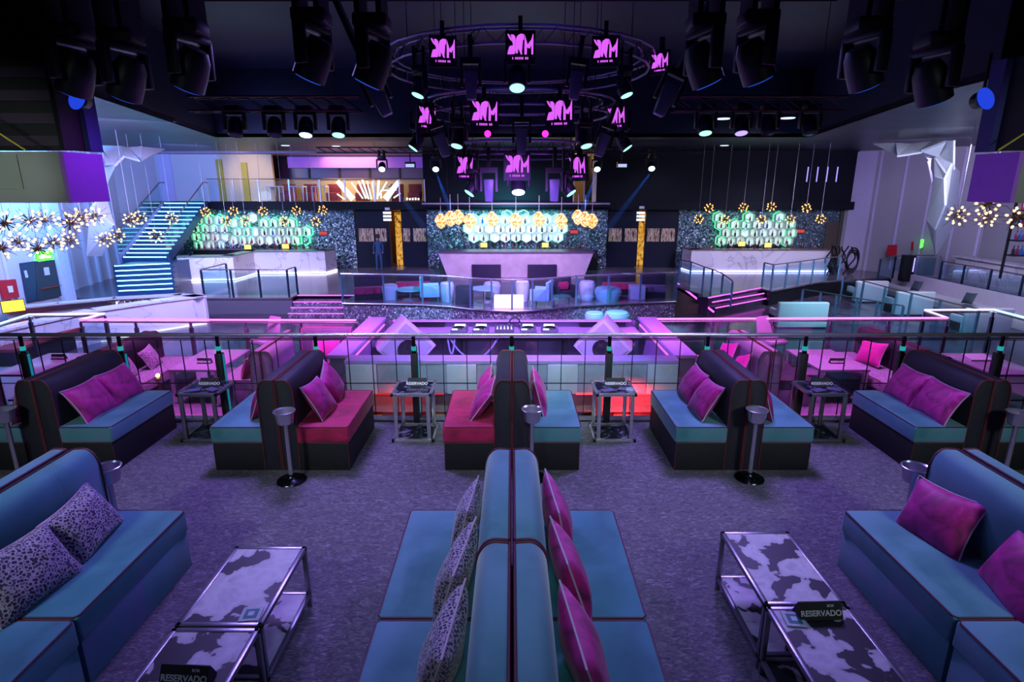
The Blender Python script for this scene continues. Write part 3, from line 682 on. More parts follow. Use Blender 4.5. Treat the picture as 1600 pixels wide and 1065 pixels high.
# right angled steps
rs = thing('steps', 'angled steps with magenta-lit nosings right of round platform', 'steps', (0, 0, ZD))
ns = [(atz(1107, 465, ZB), atz(1190, 449.5, ZB)), (atz(1113, 472, ZB - .2), atz(1194, 458, ZB - .2)), (atz(1118, 481, ZB - .4), atz(1203, 465, ZB - .4))]
for k, (a, b) in enumerate(ns):
    d = Vector((b.x - a.x, b.y - a.y, 0)).normalized(); n = Vector((-d.y, d.x, 0)) * .5
    zt = a.z - ZD
    A, B2 = Vector((a.x, a.y, 0)), Vector((b.x, b.y, 0)); up = Vector((0, 0, zt - .001))
    MB().hexa([A, B2, B2 + n, A + n], [A + up, B2 + up, B2 + n + up, A + n + up]).build('step', FLOORD, rs)
    MB().tube([A + up, B2 + up], .022, 6).build('lit_nosing', LEDM, rs)
a, b = atz(1059, 443, ZB), atz(1115, 487, ZB - .45)
MB().tube([a - Vector((0, 0, ZD)), b - Vector((0, 0, ZD))], .035, 6).build('lit_stringer', LEDM, rs)
# railing going down beside them
pb = [atz(1060, 442, ZB), atz(1077, 446, ZB), atz(1097, 455, ZB - .1), atz(1110, 460, ZB - .1), atz(1126, 468, ZB - .2), atz(1141, 480, ZB - .42)]
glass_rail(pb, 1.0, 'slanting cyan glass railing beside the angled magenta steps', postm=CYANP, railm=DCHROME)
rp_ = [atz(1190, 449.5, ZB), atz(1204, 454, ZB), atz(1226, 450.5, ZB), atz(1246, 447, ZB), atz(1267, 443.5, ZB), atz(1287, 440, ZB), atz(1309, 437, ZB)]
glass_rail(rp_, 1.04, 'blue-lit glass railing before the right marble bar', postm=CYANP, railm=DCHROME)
# ================================================================ LOUNGE FURNITURE ON THE ROUND PLATFORM
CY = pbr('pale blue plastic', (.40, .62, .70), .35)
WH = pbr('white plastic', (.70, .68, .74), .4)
def tub(x, y, z, r, h, mat, label, group='tub stools on the round platform'):
    t = thing('tub_stool', label, 'stool', (x, y, z), group=group)
    MB().lathe([(.001, 0), (r * .8, 0), (r * .82, .02), (r, h - .05), (r * .97, h), (.001, h)], 24).build('tub', mat, t)
    MB().lathe([(.001, h), (r * .9, h), (r * .9, h + .05), (r * .8, h + .08), (.001, h + .08)], 24).build('cushion', mat, t)
def round_table(x, y, r, h, mat, label):
    t = thing('round_table', label, 'table', (x, y, ZB), group='round tables on the round platform')
    MB().lathe([(.001, h - .04), (r, h - .04), (r, h), (.001, h)], 28).build('tabletop', mat, t)
    MB().lathe([(.001, 0), (r * .6, 0), (r * .6, .02), (.04, .05), (.04, h - .04), (.001, h - .04)], 20).build('pedestal', CHROME, t)
def arm_chair(x, y, rz, mat, label, cush=None):
    t = thing('lounge_chair', label, 'chair', (x, y, ZB), rz, 'lounge chairs on the round platform')
    MB().box(-.34, .34, -.34, .34, .18, .40).build('seat', mat, t, bevel=.03)
    MB().box(-.36, .36, .22, .36, .18, .86).build('backrest', mat, t, bevel=.04)
    for s in (-1, 1):
        MB().box(s * .33 - .05, s * .33 + .05, -.34, .24, .18, .60).build('armrest', mat, t, bevel=.03)
        for q in (-1, 1): MB().tube([(s * .3, q * .28, 0), (s * .3, q * .28, .19)], .02, 8).build('leg', CHROME, t)
    if cush:
        tag(MB().box(-.2, .2, .05, .20, .42, .70).build('seat_pillow', cush, bevel=.05), 'pillow in the ' + label, 'pillow').matrix_world = Matrix.Translation((x, y, ZB)) @ Matrix.Rotation(rz, 4, 'Z')
def lounge(x, y, w, rz, mat, label):
    t = thing('lounge_sofa', label, 'sofa', (x, y, ZB), rz, 'low sofas on the round platform')
    MB().box(-w / 2, w / 2, -.35, .35, 0, .22).build('base', BLACK, t)
    MB().box(-w / 2, w / 2, -.38, .25, .22, .42).build('seat', mat, t, bevel=.03)
    MB().box(-w / 2, w / 2, .20, .38, .22, .85).build('backrest', DARKV, t, bevel=.04)
lounge(-5.3, 21.2, 1.1, .25, MAGS, 'dark lounge sofa with crimson seat at left end of round platform')
tub(-4.5, 21.0, ZB, .30, .48, WH, 'white tub stool at the left of round platform')
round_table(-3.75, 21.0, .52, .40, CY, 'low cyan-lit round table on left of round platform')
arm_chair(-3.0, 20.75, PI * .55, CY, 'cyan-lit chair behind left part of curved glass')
lounge(-3.9, 22.4, 1.3, .0, MAGS, 'dark lounge sofa with crimson seat behind the cyan round table')
tub(-2.35, 20.6, ZB, .26, .62, WH, 'tall white tub at left bend of the curved glass')
tag(MB().box(-2.0, -1.4, 20.0, 20.6, ZB + .001, ZB + .62).build('pouf', DARKV, bevel=.03), 'dark cube pouf behind the curved glass left of centre', 'pouf')
round_table(-1.0, 20.6, .5, .5, CY, 'round table behind the curved glass left of the glowing block')
tub(-.75, 21.6, ZB, .34, .46, WH, 'lilac white tub stool behind the round table near centre')
tag(MB().box(-.62, .40, 19.42, 19.85, ZB + .001, ZB + .40).build('glowing_bench', glow('pink white lamp', (1, .62, .95), 2.6), bevel=.03), 'glowing pink white bench at the middle of curved glass', 'bench')
tub(.38, 20.7, ZB, .26, .66, WH, 'white tall tub beside the glowing bench')
arm_chair(1.05, 20.0, -PI * .6, CY, 'cyan-lit chair right of the glowing bench')
arm_chair(1.9, 20.6, .3, DARKV, 'dark lounge chair right of centre with crimson pillow', MAGS)
tub(2.75, 20.9, ZB, .29, .62, WH, 'white tub stool right of the crimson pillow chair')
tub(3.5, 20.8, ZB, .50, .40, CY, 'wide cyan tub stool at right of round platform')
lounge(4.2, 22.2, 1.3, 0, MAGS, 'dark lounge sofa with crimson seat at right of round platform')
tag(MB().box(4.35, 4.9, 20.85, 21.3, ZB + .001, ZB + .52).build('side_cube', WH, bevel=.02), 'pale cube table at right end of round platform', 'cube table')
lounge(5.35, 21.6, .9, -.2, PURPV, 'plum lounge sofa at right end of round platform')
DF = 'cyan tubs on the dance floor'
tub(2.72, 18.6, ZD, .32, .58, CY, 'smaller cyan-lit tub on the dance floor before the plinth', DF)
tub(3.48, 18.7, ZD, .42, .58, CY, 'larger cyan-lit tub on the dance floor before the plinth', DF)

# ================================================================ RIGHT LOUNGE
WSOF = pbr('off white leather', (.66, .67, .66), .45)
def white_sofa(x, y, w, label, rz=0., h=.9, d=.75):
    t = thing('white_sofa', label, 'sofa', (x, y, ZD), rz, 'white sofas in the right lounge')
    MB().box(-w / 2, w / 2, -d / 2, -d / 2 + .2, .02, h).build('backrest', WSOF, t, bevel=.05, seg=3)
    MB().box(-w / 2, w / 2, -d / 2 + .19, d / 2, .02, .42).build('seat', WSOF, t, bevel=.04, seg=3)
    for s in (-1, 1): MB().box(s * (w / 2 - .07) - .07, s * (w / 2 - .07) + .07, -d / 2 + .1, d / 2, .02, .60).build('armrest', WSOF, t, bevel=.04)
white_sofa(9.85, 19.4, 1.7, 'white sofa back just beyond the neon railing on the right')
white_sofa(14.9, 23.9, 1.3, 'white sofa in right lounge, farthest from the camera')
white_sofa(15.0, 21.4, 1.4, 'white sofa in right lounge, middle of the row')
white_sofa(15.35, 18.4, 1.5, 'white sofa in right lounge, nearest behind the cyan railings')
for (x, y), nm in zip(((14.7, 23.55), (14.8, 21.05), (16.7, 23.2), (16.8, 20.5)), ('farthest white sofa', 'middle white sofa', 'long lilac bench, farther', 'long lilac bench, nearer')):
    pillow(f'dark teal pillow on the {nm}', x, y + .35, ZD + .70, -1, .5, .42, .16, pbr('slate velvet', (.06, .09, .11), .7), PIPED, .4, -PI / 2 if 'sofa' in nm else 0, .1, 'dark pillows in the right lounge', int(x * 9))
lb = thing('long_bench', 'long lilac white bench running along the right lounge', 'bench', (17.4, 22.6, ZD))
MB().hexa([(-.1, 4.6, 0), (.1, 4.6, 0), (.5, -4.8, 0), (.3, -4.8, 0)], [(-.1, 4.6, .95), (.1, 4.6, .95), (.5, -4.8, .95), (.3, -4.8, .95)]).build('backrest', pbr('lilac white leather', (.62, .56, .66), .45), lb, bevel=.02)
MB().hexa([(-.7, 4.6, 0), (-.1, 4.6, 0), (.3, -4.8, 0), (-.3, -4.8, 0)], [(-.7, 4.6, .42), (-.1, 4.6, .42), (.3, -4.8, .42), (-.3, -4.8, .42)]).build('seat', WSOF, lb, bevel=.02)
def zr(pts, z): return [Vector((p.x, p.y, z)) for p in pts]
R3 = [atz(1255, 452, ZD + 1), atz(1283, 456, ZD + 1), atz(1308, 460, ZD + 1), atz(1340, 465.5, ZD + 1), atz(1372, 471, ZD + 1), atz(1412, 477.5, ZD + 1)]
glass_rail(zr(R3, ZD), 1.0, 'cyan-lit railing with cross bars before the right lounge', postm=CYANP, railm=DCHROME, bars=2, barm=pbr('magenta-lit bar', (.45, .15, .55), .3, .7), panes=False)
R2 = [atz(1318, 431, ZD + 1), atz(1350, 439, ZD + 1), atz(1384, 448, ZD + 1), atz(1425, 458, ZD + 1), atz(1470, 469, ZD + 1), atz(1530, 483, ZD + 1)]
glass_rail(zr(R2, ZD), 1.0, 'dark-railed glass railing between the white sofas', postm=CYANP, railm=DCHROME)
R1 = [atz(1376, 404, ZB + 1), atz(1400, 400, ZB + 1), atz(1430, 398.5, ZB + 1), atz(1470, 399, ZB + 1), atz(1473, 408, ZB + 1), atz(1508, 414, ZB + 1), atz(1550, 421, ZB + 1), atz(1600, 430, ZB + 1), atz(1650, 439, ZB + 1)]
struct('floor_right_bar', MB().prism([(18.2, 28), (18.2, 24), (18.0, 15), (22, 15), (22, 28)], ZD, ZB, 'z'), FLOORB)
glass_rail(zr(R1, ZB), 1.0, 'dark-posted glass railing in front of the right side bar', postm=DPOST, railm=DCHROME)
rb = thing('bar_counter', 'grey white marble side bar along the right wall', 'bar counter', (19.6, 21, ZB))
MB().box(-.25, .25, -4.2, 4.2, 0, 1.06).build('front', MARBLE, rb, bevel=.01)
MB().box(-.35, .38, -4.3, 4.3, 1.06, 1.12).build('worktop', MARBLE, rb, bevel=.01)
t = thing('wire_sculpture', 'tangled dark wire sculpture standing by the right wall', 'sculpture', (15.6, 27.2, ZB))
rnd = random.Random(3)
for k in range(7):
    x0, y0 = rnd.uniform(-.6, .6), rnd.uniform(-.3, .3); a = rnd.uniform(0, 6)
    MB().tube([(x0 + .18 * math.sin(a + i * .6), y0 + .15 * math.cos(a + i * .5), i * .11) for i in range(13)], .035, 6).build('twisted_stem', BLACKM, t)
for k in range(3): MB().tube([(.45 + .28 * math.cos(2 * PI * i / 18), .02 * k, .75 + .5 * math.sin(2 * PI * i / 18) - .1 * k) for i in range(18)], .035, 6, closed=True).build('ring', BLACKM, t)
t = thing('lectern_stand', 'black stand with violet-lit edge beside the right bar railing', 'stand', (17.3, 25.2, ZB))
MB().box(-.20, .20, -.2, .2, 0, 1.15).build('body', BLACKM, t, bevel=.02)
MB().box(.12, .16, -.22, -.2, .45, 1.05).build('lit_edge', glow('violet led', (.35, .3, 1), 2), t)

# ================================================================ LEFT BAR (z = -1.93)
def wallseg(pts, z0, z1, th):
    mb = MB()
    for a, b in zip(pts[:-1], pts[1:]):
        a, b = Vector((*a, 0)), Vector((*b, 0)); d = (b - a).normalized(); n = Vector((-d.y, d.x, 0)) * th
        mb.hexa([a + Vector((0, 0, z0)), b + Vector((0, 0, z0)), b + n + Vector((0, 0, z0)), a + n + Vector((0, 0, z0))], [a + Vector((0, 0, z1)), b + Vector((0, 0, z1)), b + n + Vector((0, 0, z1)), a + n + Vector((0, 0, z1))])
    return mb
bp = [atz(-70, 545, ZD + 1), atz(0, 516, ZD + 1), atz(80, 499, ZD + 1), atz(152, 484, ZD + 1), atz(240, 471, ZD + 1), atz(322, 461, ZD + 1)]
bp = [(p.x, p.y) for p in bp]
lb = thing('bar_counter', 'pointed white marble bar at the left, lit lavender', 'bar counter', (0, 0, 0))
wallseg(bp, ZD, ZD + .96, .12).build('front', MARBLE, lb)
wallseg([(x + .03, y - .03) for x, y in bp], ZD + .94, ZD + 1.0, .55).build('worktop', MARBLE, lb)
bk = [atz(322, 461, ZD + 1), atz(285, 457.5, ZD + 1), atz(180, 463, ZD + 1), atz(90, 471, ZD + 1), atz(8, 479.5, ZD + 1)]
bk = [(p.x, p.y) for p in bk]
wallseg(bk[::-1], ZD, ZD + .96, -.10).build('rear_arm', WHITE, lb)
wallseg(bk[::-1], ZD + .95, ZD + 1.0, -.42).build('rear_worktop', pbr('cream worktop', (.62, .58, .55), .4), lb)
wallseg([(bk[2][0] + .1, bk[2][1] - .52), (bk[1][0] - .1, bk[1][1] - .52)], ZD + .3, ZD + .93, .03).build('sequin_lining', ramp_mat('bronze sequin', [(0, (.05, .04, .03)), (.5, (.2, .16, .12)), (1, (.7, .6, .5))], scale=22, tex='cells', rough=.3, metal=.7, nrand=.8), lb)
MB().tube([(bp[-1][0] - .05, bp[-1][1] - .12, ZD + .03), (bp[-2][0] + .02, bp[-2][1] - .1, ZD + .03), (bp[-3][0] + .02, bp[-3][1] - .1, ZD + .03)], .03, 6).build('base_light', glow('soft base led', (.78, .7, 1), 1.8), lb)
# two dark glass drink coolers = dark exit doors with pictograms
LW = [(-15.7, 7), (-16.0, 15), (-16.2, 20.3), (-17.6, 22.5), (-18.6, 28), (-17.6, 33.6)]
struct('wall_left', wallseg(LW, -2, 7, .25), WALLW)
def on_wall(px, py, x0=-16.0, y0=15., x1=-16.2, y1=20.3):
    r = _ray(px, py); k = (x1 - x0) / (y1 - y0); tt = (x0 - k * y0) / (r[0] - k * r[1])
    return Vector((r[0] * tt, r[1] * tt, H + r[2] * tt))
DD = pbr('dark slate door', (.035, .045, .06), .4)
def quad_on_wall(px, name, mat, th, off=0.02):
    q = [on_wall(*p) for p in px]
    return MB().hexa([p + Vector((off, 0, 0)) for p in q], [p + Vector((off + th, 0, 0)) for p in q])
def wall_thing(px, name, mat, th, label, cat, off=.02, **k):
    return tag(quad_on_wall(px, name, mat, th, off).build(name, mat, smooth=False), label, cat, **k)
d = tag(quad_on_wall([(52, 470), (93, 462), (82, 406), (52, 408)], 'd', DD, .06).build('exit_door', DD, smooth=False), 'dark exit door leaf with pictogram, nearer to the stairs', 'door', 'exit doors on the left wall')
quad_on_wall([(66, 430), (74, 429), (72, 417), (64, 418)], 'p', WHITE, .01, .085).build('pictogram', WHITE, d, smooth=False)
quad_on_wall([(60, 451.5), (90, 446), (90, 445), (60, 450)], 'p', WHITE, .06, .085).build('push_bar', pbr('red bar', (.35, .03, .03), .4), d)
d2 = tag(quad_on_wall([(40, 472), (57, 469), (50, 408), (29, 411)], 'd', DD, .06).build('exit_door', pbr('blue slate door', (.02, .05, .09), .3), smooth=False), 'dark blue exit door leaf with pictogram, left leaf of the pair', 'door', 'exit doors on the left wall')
quad_on_wall([(36, 434), (40, 433), (37, 422), (33, 423)], 'p', WHITE, .01, .085).build('pictogram', WHITE, d2, smooth=False)
e = wall_thing([(56, 409), (80, 405), (78, 391), (54, 394)], 'exit_sign', glow('exit green', (.10, 1, .08), 2.4), .06, 'glowing green exit sign over the dark doors on the left', 'exit sign')
quad_on_wall([(60, 404), (66, 403), (65, 397), (60, 398)], 'p', LETTER, .01, .082).build('running_figure', glow('exit white', (1, 1, .8), 3), e, smooth=False)
quad_on_wall([(69, 403), (76, 402), (75, 399), (68, 400)], 'p', LETTER, .01, .082).build('arrow', MATS['exit white'], e, smooth=False)
f_ = wall_thing([(2, 468), (26, 464), (20, 436), (-6, 438)], 'fire_hose_cabinet', pbr('fire red', (.55, .015, .03), .4), .08, 'red fire hose cabinet on the left wall', 'fire cabinet')
quad_on_wall([(9, 457), (16, 456), (14, 446), (6, 447)], 'p', LETTER, .01, .102).build('pictogram', LETTER, f_, smooth=False)
for i, (y, nm) in enumerate(((391, 'topmost'), (397, 'second'), (401, 'third'), (407, 'lowest'))):
    wall_thing([(99, y + 3), (104, y + 2.4), (104, y), (98, y + .4)], 'fire_notice', pbr('notice red', (.45, .01, .05), .5), .01, f'small red fire notice in the column by the stairs, {nm}', 'notice', group='fire notices by the stairs')
tl = thing('till_screen', 'glowing amber till screen on the left bar', 'till', (-15.0, 17.0, ZD + 1.0), .8)
MB().box(-.26, .26, -.02, .02, .03, .36).build('display', glow('amber screen', (1, .55, .06), 2.2), tl)
MB().box(-.28, .28, .02, .05, 0, .38).build('casing', BLACK, tl)
for i in range(8):
    k = i / 7.; x = bp[0][0] * (1 - k) * .0 + (-14.6 + 1.6 * k); y = 14.6 + 3.2 * k
    tag(MB().lathe([(.001, 0), (.05, 0), (.05, .16), (.02, .22), (.02, .3), (.001, .3)], 8, Matrix.Translation((x - .9, y, ZD + .6))).build('bottle', [pbr('red bottle', (.5, .02, .03), .2), pbr('amber bottle', (.5, .2, .03), .2), pbr('pale bottle', (.5, .6, .5), .2)][i % 3]), 'small bottle on the inner shelf of the left marble bar', 'bottle', 'bottles inside the left bar')
sh = tag(MB().box(-16.0, -12.9, 14.3, 18.2, ZD + .52, ZD + .6).build('inner_shelf', pbr('red shelf', (.25, .02, .03), .5)), 'low red-lit shelf inside the left marble bar', 'shelf')
MB().box(-15.9, -13.0, 14.4, 18.1, ZD, ZD + .52).build('cabinet_body', BLACKM, sh)

# ================================================================ STAIRCASE WITH LED TREADS
stc = thing('staircase', 'blue staircase with glowing cyan LED treads climbing to the gallery', 'staircase', (-15.2, 22, ZB))
BLU = pbr('blue stair riser', (.02, .06, .16), .3)
off = stc.location
ups = []
for k in range(6):                                                    # lower flight
    u = k / 5.; y = 452 - 39 * u; z = -1.11 + .78 * u
    ups.append((atz(183 - 7 * u, y + 2, z), atz(273 - 5 * u, y - 2, z)))
for k in range(14):                                                   # upper flight
    u = k / 13.; z = -.12 + 2.12 * u
    yy = 401 - 84 * u
    L, R = at(191 + 64 * u, yy, 24.6 + 4.0 * u), at(262 + 58 * u, yy, 24.6 + 4.0 * u)
    ups.append((L, R))
for i, (L, R) in enumerate(ups):
    L = L - off; R = R - off
    z = L.z; R = Vector((R.x, R.y, z))
    nb = .40 if i != 5 else 1.8
    bk_ = Vector((-.05, nb, 0)); lo = Vector((0, 0, -.34 if i else -.18)) if i > 5 else Vector((0, 0, -z))
    s_ = MB().hexa([L + lo, R + lo, R + bk_ + lo, L + bk_ + lo], [L, R, R + bk_, L + bk_]).build('step', BLU, stc)
    d = (R - L) * .03
    MB().tube([L + d + Vector((0, -.012, -.01)), R - d + Vector((0, -.012, -.01))], .024, 6).build('led_tread', LEDC, s_)
for side, nm in ((0, 'left'), (1, 'right')):
    a, b = ups[6][side] - off, ups[-1][side] - off
    e_ = -.04 if side == 0 else .04
    MB().hexa([a + Vector((e_ - .02, -.1, -.34)), b + Vector((e_ - .02, 0, -.36)), b + Vector((e_ + .02, 0, -.36)), a + Vector((e_ + .02, -.1, -.34))],
              [a + Vector((e_ - .02, -.1, .06)), b + Vector((e_ - .02, 0, .06)), b + Vector((e_ + .02, 0, .06)), a + Vector((e_ + .02, -.1, .06))]).build('stringer', pbr('lilac stringer', (.35, .28, .5), .3) if side == 0 else BLU, stc)
    MB().hexa([a + Vector((e_ - .006, -.1, .06)), b + Vector((e_ - .006, 0, .06)), b + Vector((e_ + .006, 0, .06)), a + Vector((e_ + .006, -.1, .06))],
              [a + Vector((e_ - .006, -.1, .9)), b + Vector((e_ - .006, 0, .9)), b + Vector((e_ + .006, 0, .9)), a + Vector((e_ + .006, -.1, .9))]).build('glass_side', GLASSB, stc)
    MB().tube([a + Vector((e_, -.1, .95)), b + Vector((e_, 0, .95)), b + Vector((e_, .4, .95))], .03, 8).build('handrail', DCHROME, stc)
    p0, p1 = ups[0][side] - off, ups[5][side] - off
    MB().hexa([p0 + Vector((e_ - .006, 0, .0)), p1 + Vector((e_ - .006, 0, 0)), p1 + Vector((e_ + .006, 0, 0)), p0 + Vector((e_ + .006, 0, 0))],
              [p0 + Vector((e_ - .006, 0, .8)), p1 + Vector((e_ - .006, 0, .8)), p1 + Vector((e_ + .006, 0, .8)), p0 + Vector((e_ + .006, 0, .8))]).build('glass_side', GLASSB, stc)
# ================================================================ BACK WALL
YB = 29.6
def wx(px): return (px - 800) * (.966 * YB + .7) / 900
ZT, ZG = 1.62, 2.0
struct('wall_back', MB().box(-18.5, wx(556), YB, YB + .3, ZB, ZT).box(wx(668), wx(948), YB, YB + .3, ZB, ZT).box(wx(1058), 17.2, YB, YB + .3, ZB, ZT), SEQUIN)
struct('wall_back_band', MB().box(-17, 17.2, YB - .45, YB + .3, ZT, ZG).box(wx(668), wx(893), YB - .3, YB + .3, ZG, 4.6).box(wx(926), 17.2, YB - .3, YB + .3, ZG, 4.6), NAVY)
struct('trim_wood_end', MB().box(wx(1287), 16.9, YB - .06, YB, ZB, 1.0).box(wx(1306), 17.0, YB - .1, YB, ZB, 1.6), pbr('dark olive wood', (.09, .07, .05), .5))
struct('wall_corridor', MB().box(wx(550), wx(672), YB + 2.2, YB + 2.4, ZB, 2).box(wx(944), wx(1062), YB + 2.2, YB + 2.4, ZB, 2), pbr('corridor wall', (.14, .07, .03), .5))
# door leaves with lit picture windows
LITW = ramp_mat('lit window stripes', [(.38, (.015, .01, .02)), (.47, (.20, .11, .06)), (.56, (.55, .42, .34)), (.64, (.02, .015, .03)), (.75, (.3, .08, .12))], scale=3.0, detail=3, stretch=(6, 1, .7), rough=.4, emit=.25)
def door(px0, px1, label, wins):
    x0, x1 = wx(px0), wx(px1)
    t = thing('swing_door', label, 'door', ((x0 + x1) / 2, YB + .12, ZB), group='black doors in the back wall')
    c = (x0 + x1) / 2
    MB().box(x0 - c, x1 - c, -.04, .04, .02, 2.9).build('leaf', pbr('night blue door', (.004, .007, .02), .5, spec=.2), t)
    for a, b in wins:
        MB().box(wx(a) - c, wx(b) - c, -.06, -.035, 1.32, 1.98).build('picture_window', LITW, t)
door(557, 609, 'black door leaf at the left passage with red tinted window, left side', [(561, 584), (587, 604)])
door(628, 668, 'black door leaf at the left passage with striped window, right side', [(630, 641), (646, 666)])
door(949, 997, 'black door leaf at the right passage with bottle windows, left side', [(951, 971), (976, 995)])
door(1008, 1057, 'black door leaf at the right passage with striped windows, right side', [(1011, 1030), (1033, 1054)])
for px, nm in ((612, 'left'), (1002, 'right')):
    t = thing('column_lamp', f'gold patterned lit column in the {nm} passage', 'column lamp', (wx(px + 6), YB + 1.2, ZB))
    MB().lathe([(.001, 0), (.22, 0), (.22, 2.7), (.001, 2.7)], 16).build('column', ramp_mat('gold column', [(.35, (.05, .015, .005)), (.5, (.75, .35, .04)), (.65, (.9, .55, .12))], scale=5, emit=.8), t)
    s = thing('passage_sign', f'white lit sign above the {nm} passage', 'sign', (wx(px - 4), YB - .12, 1.45))
    for k in range(3): MB().box(-.20, .20, -.03, .03, -.05 - .17 * k, .06 - .17 * k).build('sign_stripe', glow('soft white sign', (.8, .85, 1), 1.3), s)
for px, py, nm in ((605, 326, 'left'), (1003, 324, 'right')):
    p = at(px, py, YB - .5)
    tag(MB().box(p.x - .12, p.x + .12, p.y, p.y + .04, p.z - .06, p.z + .06).build('wall_lamp', WHITE), f'small white emergency wall lamp on the dark band over the {nm} passage', 'light')
# person near the left passage
def person():
    p = at(592, 421, 28.4); t = thing('person', 'person in dark blue clothes standing at the left passage', 'person', (wx(592) * .97, 28.5, ZB), .2)
    J = {'pel': (0, 0, .92), 'ab': (0, .0, 1.08), 'ch': (0, .0, 1.28), 'nk': (0, 0, 1.46), 'h0': (0, -.01, 1.54), 'h1': (0, -.015, 1.62), 'h2': (0, -.01, 1.70),
         'sl': (-.17, 0, 1.40), 'el': (-.22, .02, 1.14), 'wl': (-.23, -.06, .92), 'fl': (-.23, -.08, .84), 'sr': (.17, 0, 1.40), 'er': (.23, .02, 1.14), 'wr': (.20, -.08, .93), 'fr': (.19, -.10, .85),
         'hl': (-.09, 0, .86), 'kl': (-.11, -.01, .48), 'al': (-.11, .02, .09), 'tl': (-.12, -.13, .035), 'hr': (.09, 0, .86), 'kr': (.11, -.02, .48), 'ar': (.11, .02, .09), 'tr': (.13, -.13, .035)}
    E_ = [('pel', 'ab'), ('ab', 'ch'), ('ch', 'nk'), ('nk', 'h0'), ('h0', 'h1'), ('h1', 'h2'), ('ch', 'sl'), ('sl', 'el'), ('el', 'wl'), ('wl', 'fl'), ('ch', 'sr'), ('sr', 'er'), ('er', 'wr'), ('wr', 'fr'),
          ('pel', 'hl'), ('hl', 'kl'), ('kl', 'al'), ('al', 'tl'), ('pel', 'hr'), ('hr', 'kr'), ('kr', 'ar'), ('ar', 'tr')]
    Rr = {'pel': .14, 'ab': .13, 'ch': .15, 'nk': .055, 'h0': .085, 'h1': .10, 'h2': .085, 'hl': .095, 'hr': .095, 'kl': .06, 'kr': .06, 'al': .045, 'ar': .045, 'tl': .035, 'tr': .035, 'sl': .065, 'sr': .065, 'el': .045, 'er': .045, 'wl': .03, 'wr': .03, 'fl': .035, 'fr': .035}
    names = list(J); me = bpy.data.meshes.new('body'); me.from_pydata([J[n] for n in names], [(names.index(a), names.index(b)) for a, b in E_], [])
    o = bpy.data.objects.new('body', me); COL.objects.link(o)
    m = o.modifiers.new('skin', 'SKIN'); sv = me.skin_vertices[0].data
    for i, n in enumerate(names): sv[i].radius = (Rr[n], Rr[n] * (.8 if n in ('pel', 'ab', 'ch') else 1)); sv[i].use_root = n == 'pel'
    o.modifiers.new('sub', 'SUBSURF').levels = 1
    o.modifiers['sub'].render_levels = 1
    dg = bpy.context.evaluated_depsgraph_get(); dg.update()
    m2 = bpy.data.meshes.new_from_object(o.evaluated_get(dg)); bpy.data.objects.remove(o)
    skin = pbr('skin', (.42, .22, .15), .6); cloth = pbr('navy clothes', (.03, .08, .17), .8)
    m2.materials.clear(); m2.materials.append(cloth); m2.materials.append(skin)
    for f in m2.polygons:
        c = f.center
        if c.z > 1.50 or (abs(c.x) > .16 and c.z < .93 and c.z > .78): f.material_index = 1
    m2.shade_smooth()
    b = bpy.data.objects.new('body', m2); COL.objects.link(b); b.parent = t
    MB().lathe([(.112, 1.60), (.115, 1.66), (.10, 1.74), (.06, 1.78), (.001, 1.79)], 14, Matrix.Translation((0, .012, 0))).build('hair', pbr('dark hair', (.02, .012, .01), .6), t)
    return t
person()

# ================================================================ BACK BARS
cbx0, cbx1 = at(685, 397, 26).x, at(927, 397, 26).x
cb = thing('bar_counter', 'pink grey stone centre bar with flared front and dark niches', 'bar counter', ((cbx0 + cbx1) / 2, 26, ZB))
w = (cbx1 - cbx0) / 2
MB().hexa([(-w + .35, .28, 0), (w - .35, .28, 0), (w - .35, 1.0, 0), (-w + .35, 1.0, 0)], [(-w, 0, 1.14), (w, 0, 1.14), (w, 1.0, 1.14), (-w, 1.0, 1.14)]).build('front', STONE, cb)
MB().box(-w - .05, w + .05, -.05, 1.1, 1.14, 1.20).build('worktop', pbr('dark worktop', (.10, .08, .12), .3), cb)
for px in (760, 847):
    x = at(px, 430, 26).x - cb.location.x
    MB().hexa([(x - .66, .15, .02), (x + .66, .15, .02), (x + .66, .3, .02), (x - .66, .3, .02)], [(x - .66, .015, .62), (x + .66, .015, .62), (x + .66, .3, .62), (x - .66, .3, .62)]).build('niche', pbr('painted niche shade', (.02, .016, .05), .4), cb)  # solid dark slab on the front; the recess shade is its colour
def marble_bar(segs, label, led, tops):
    c = Vector(segs[len(segs) // 2]); t = thing('bar_counter', label, 'bar counter', (c.x, c.y, ZB))
    L = [(p[0] - c.x, p[1] - c.y) for p in segs]
    wallseg(L, .06, 1.05, .12).build('front', MARBLE, t)
    wallseg([(x, y - .04) for x, y in L], 1.05, 1.10, .55).build('worktop', tops, t)
    wallseg([(x, y + .05) for x, y in L], 0, .06, .05).build('kick_board', BLACKM, t)
    MB().tube([(x, y - .03, .045) for x, y in L], .03, 6).build('base_led', led, t)
    return t
lp_ = [atz(282, 440, ZB), atz(300, 439, ZB), atz(368, 438, ZB), atz(400, 428.5, ZB), atz(510, 427, ZB), atz(527, 422.5, ZB)]
marble_bar([(p.x, p.y) for p in lp_], 'white marble bar on the left with a glowing base line', LEDW, pbr('green grey top', (.16, .22, .20), .3))
rp2 = [atz(1064, 420.5, ZB), atz(1078, 425, ZB), atz(1294, 425, ZB)]
marble_bar([(p.x, p.y) for p in rp2], 'white marble bar on the right with a blue glowing base line', glow('blue white led', (.50, .50, 1), 6), pbr('brown top', (.2, .13, .12), .3))

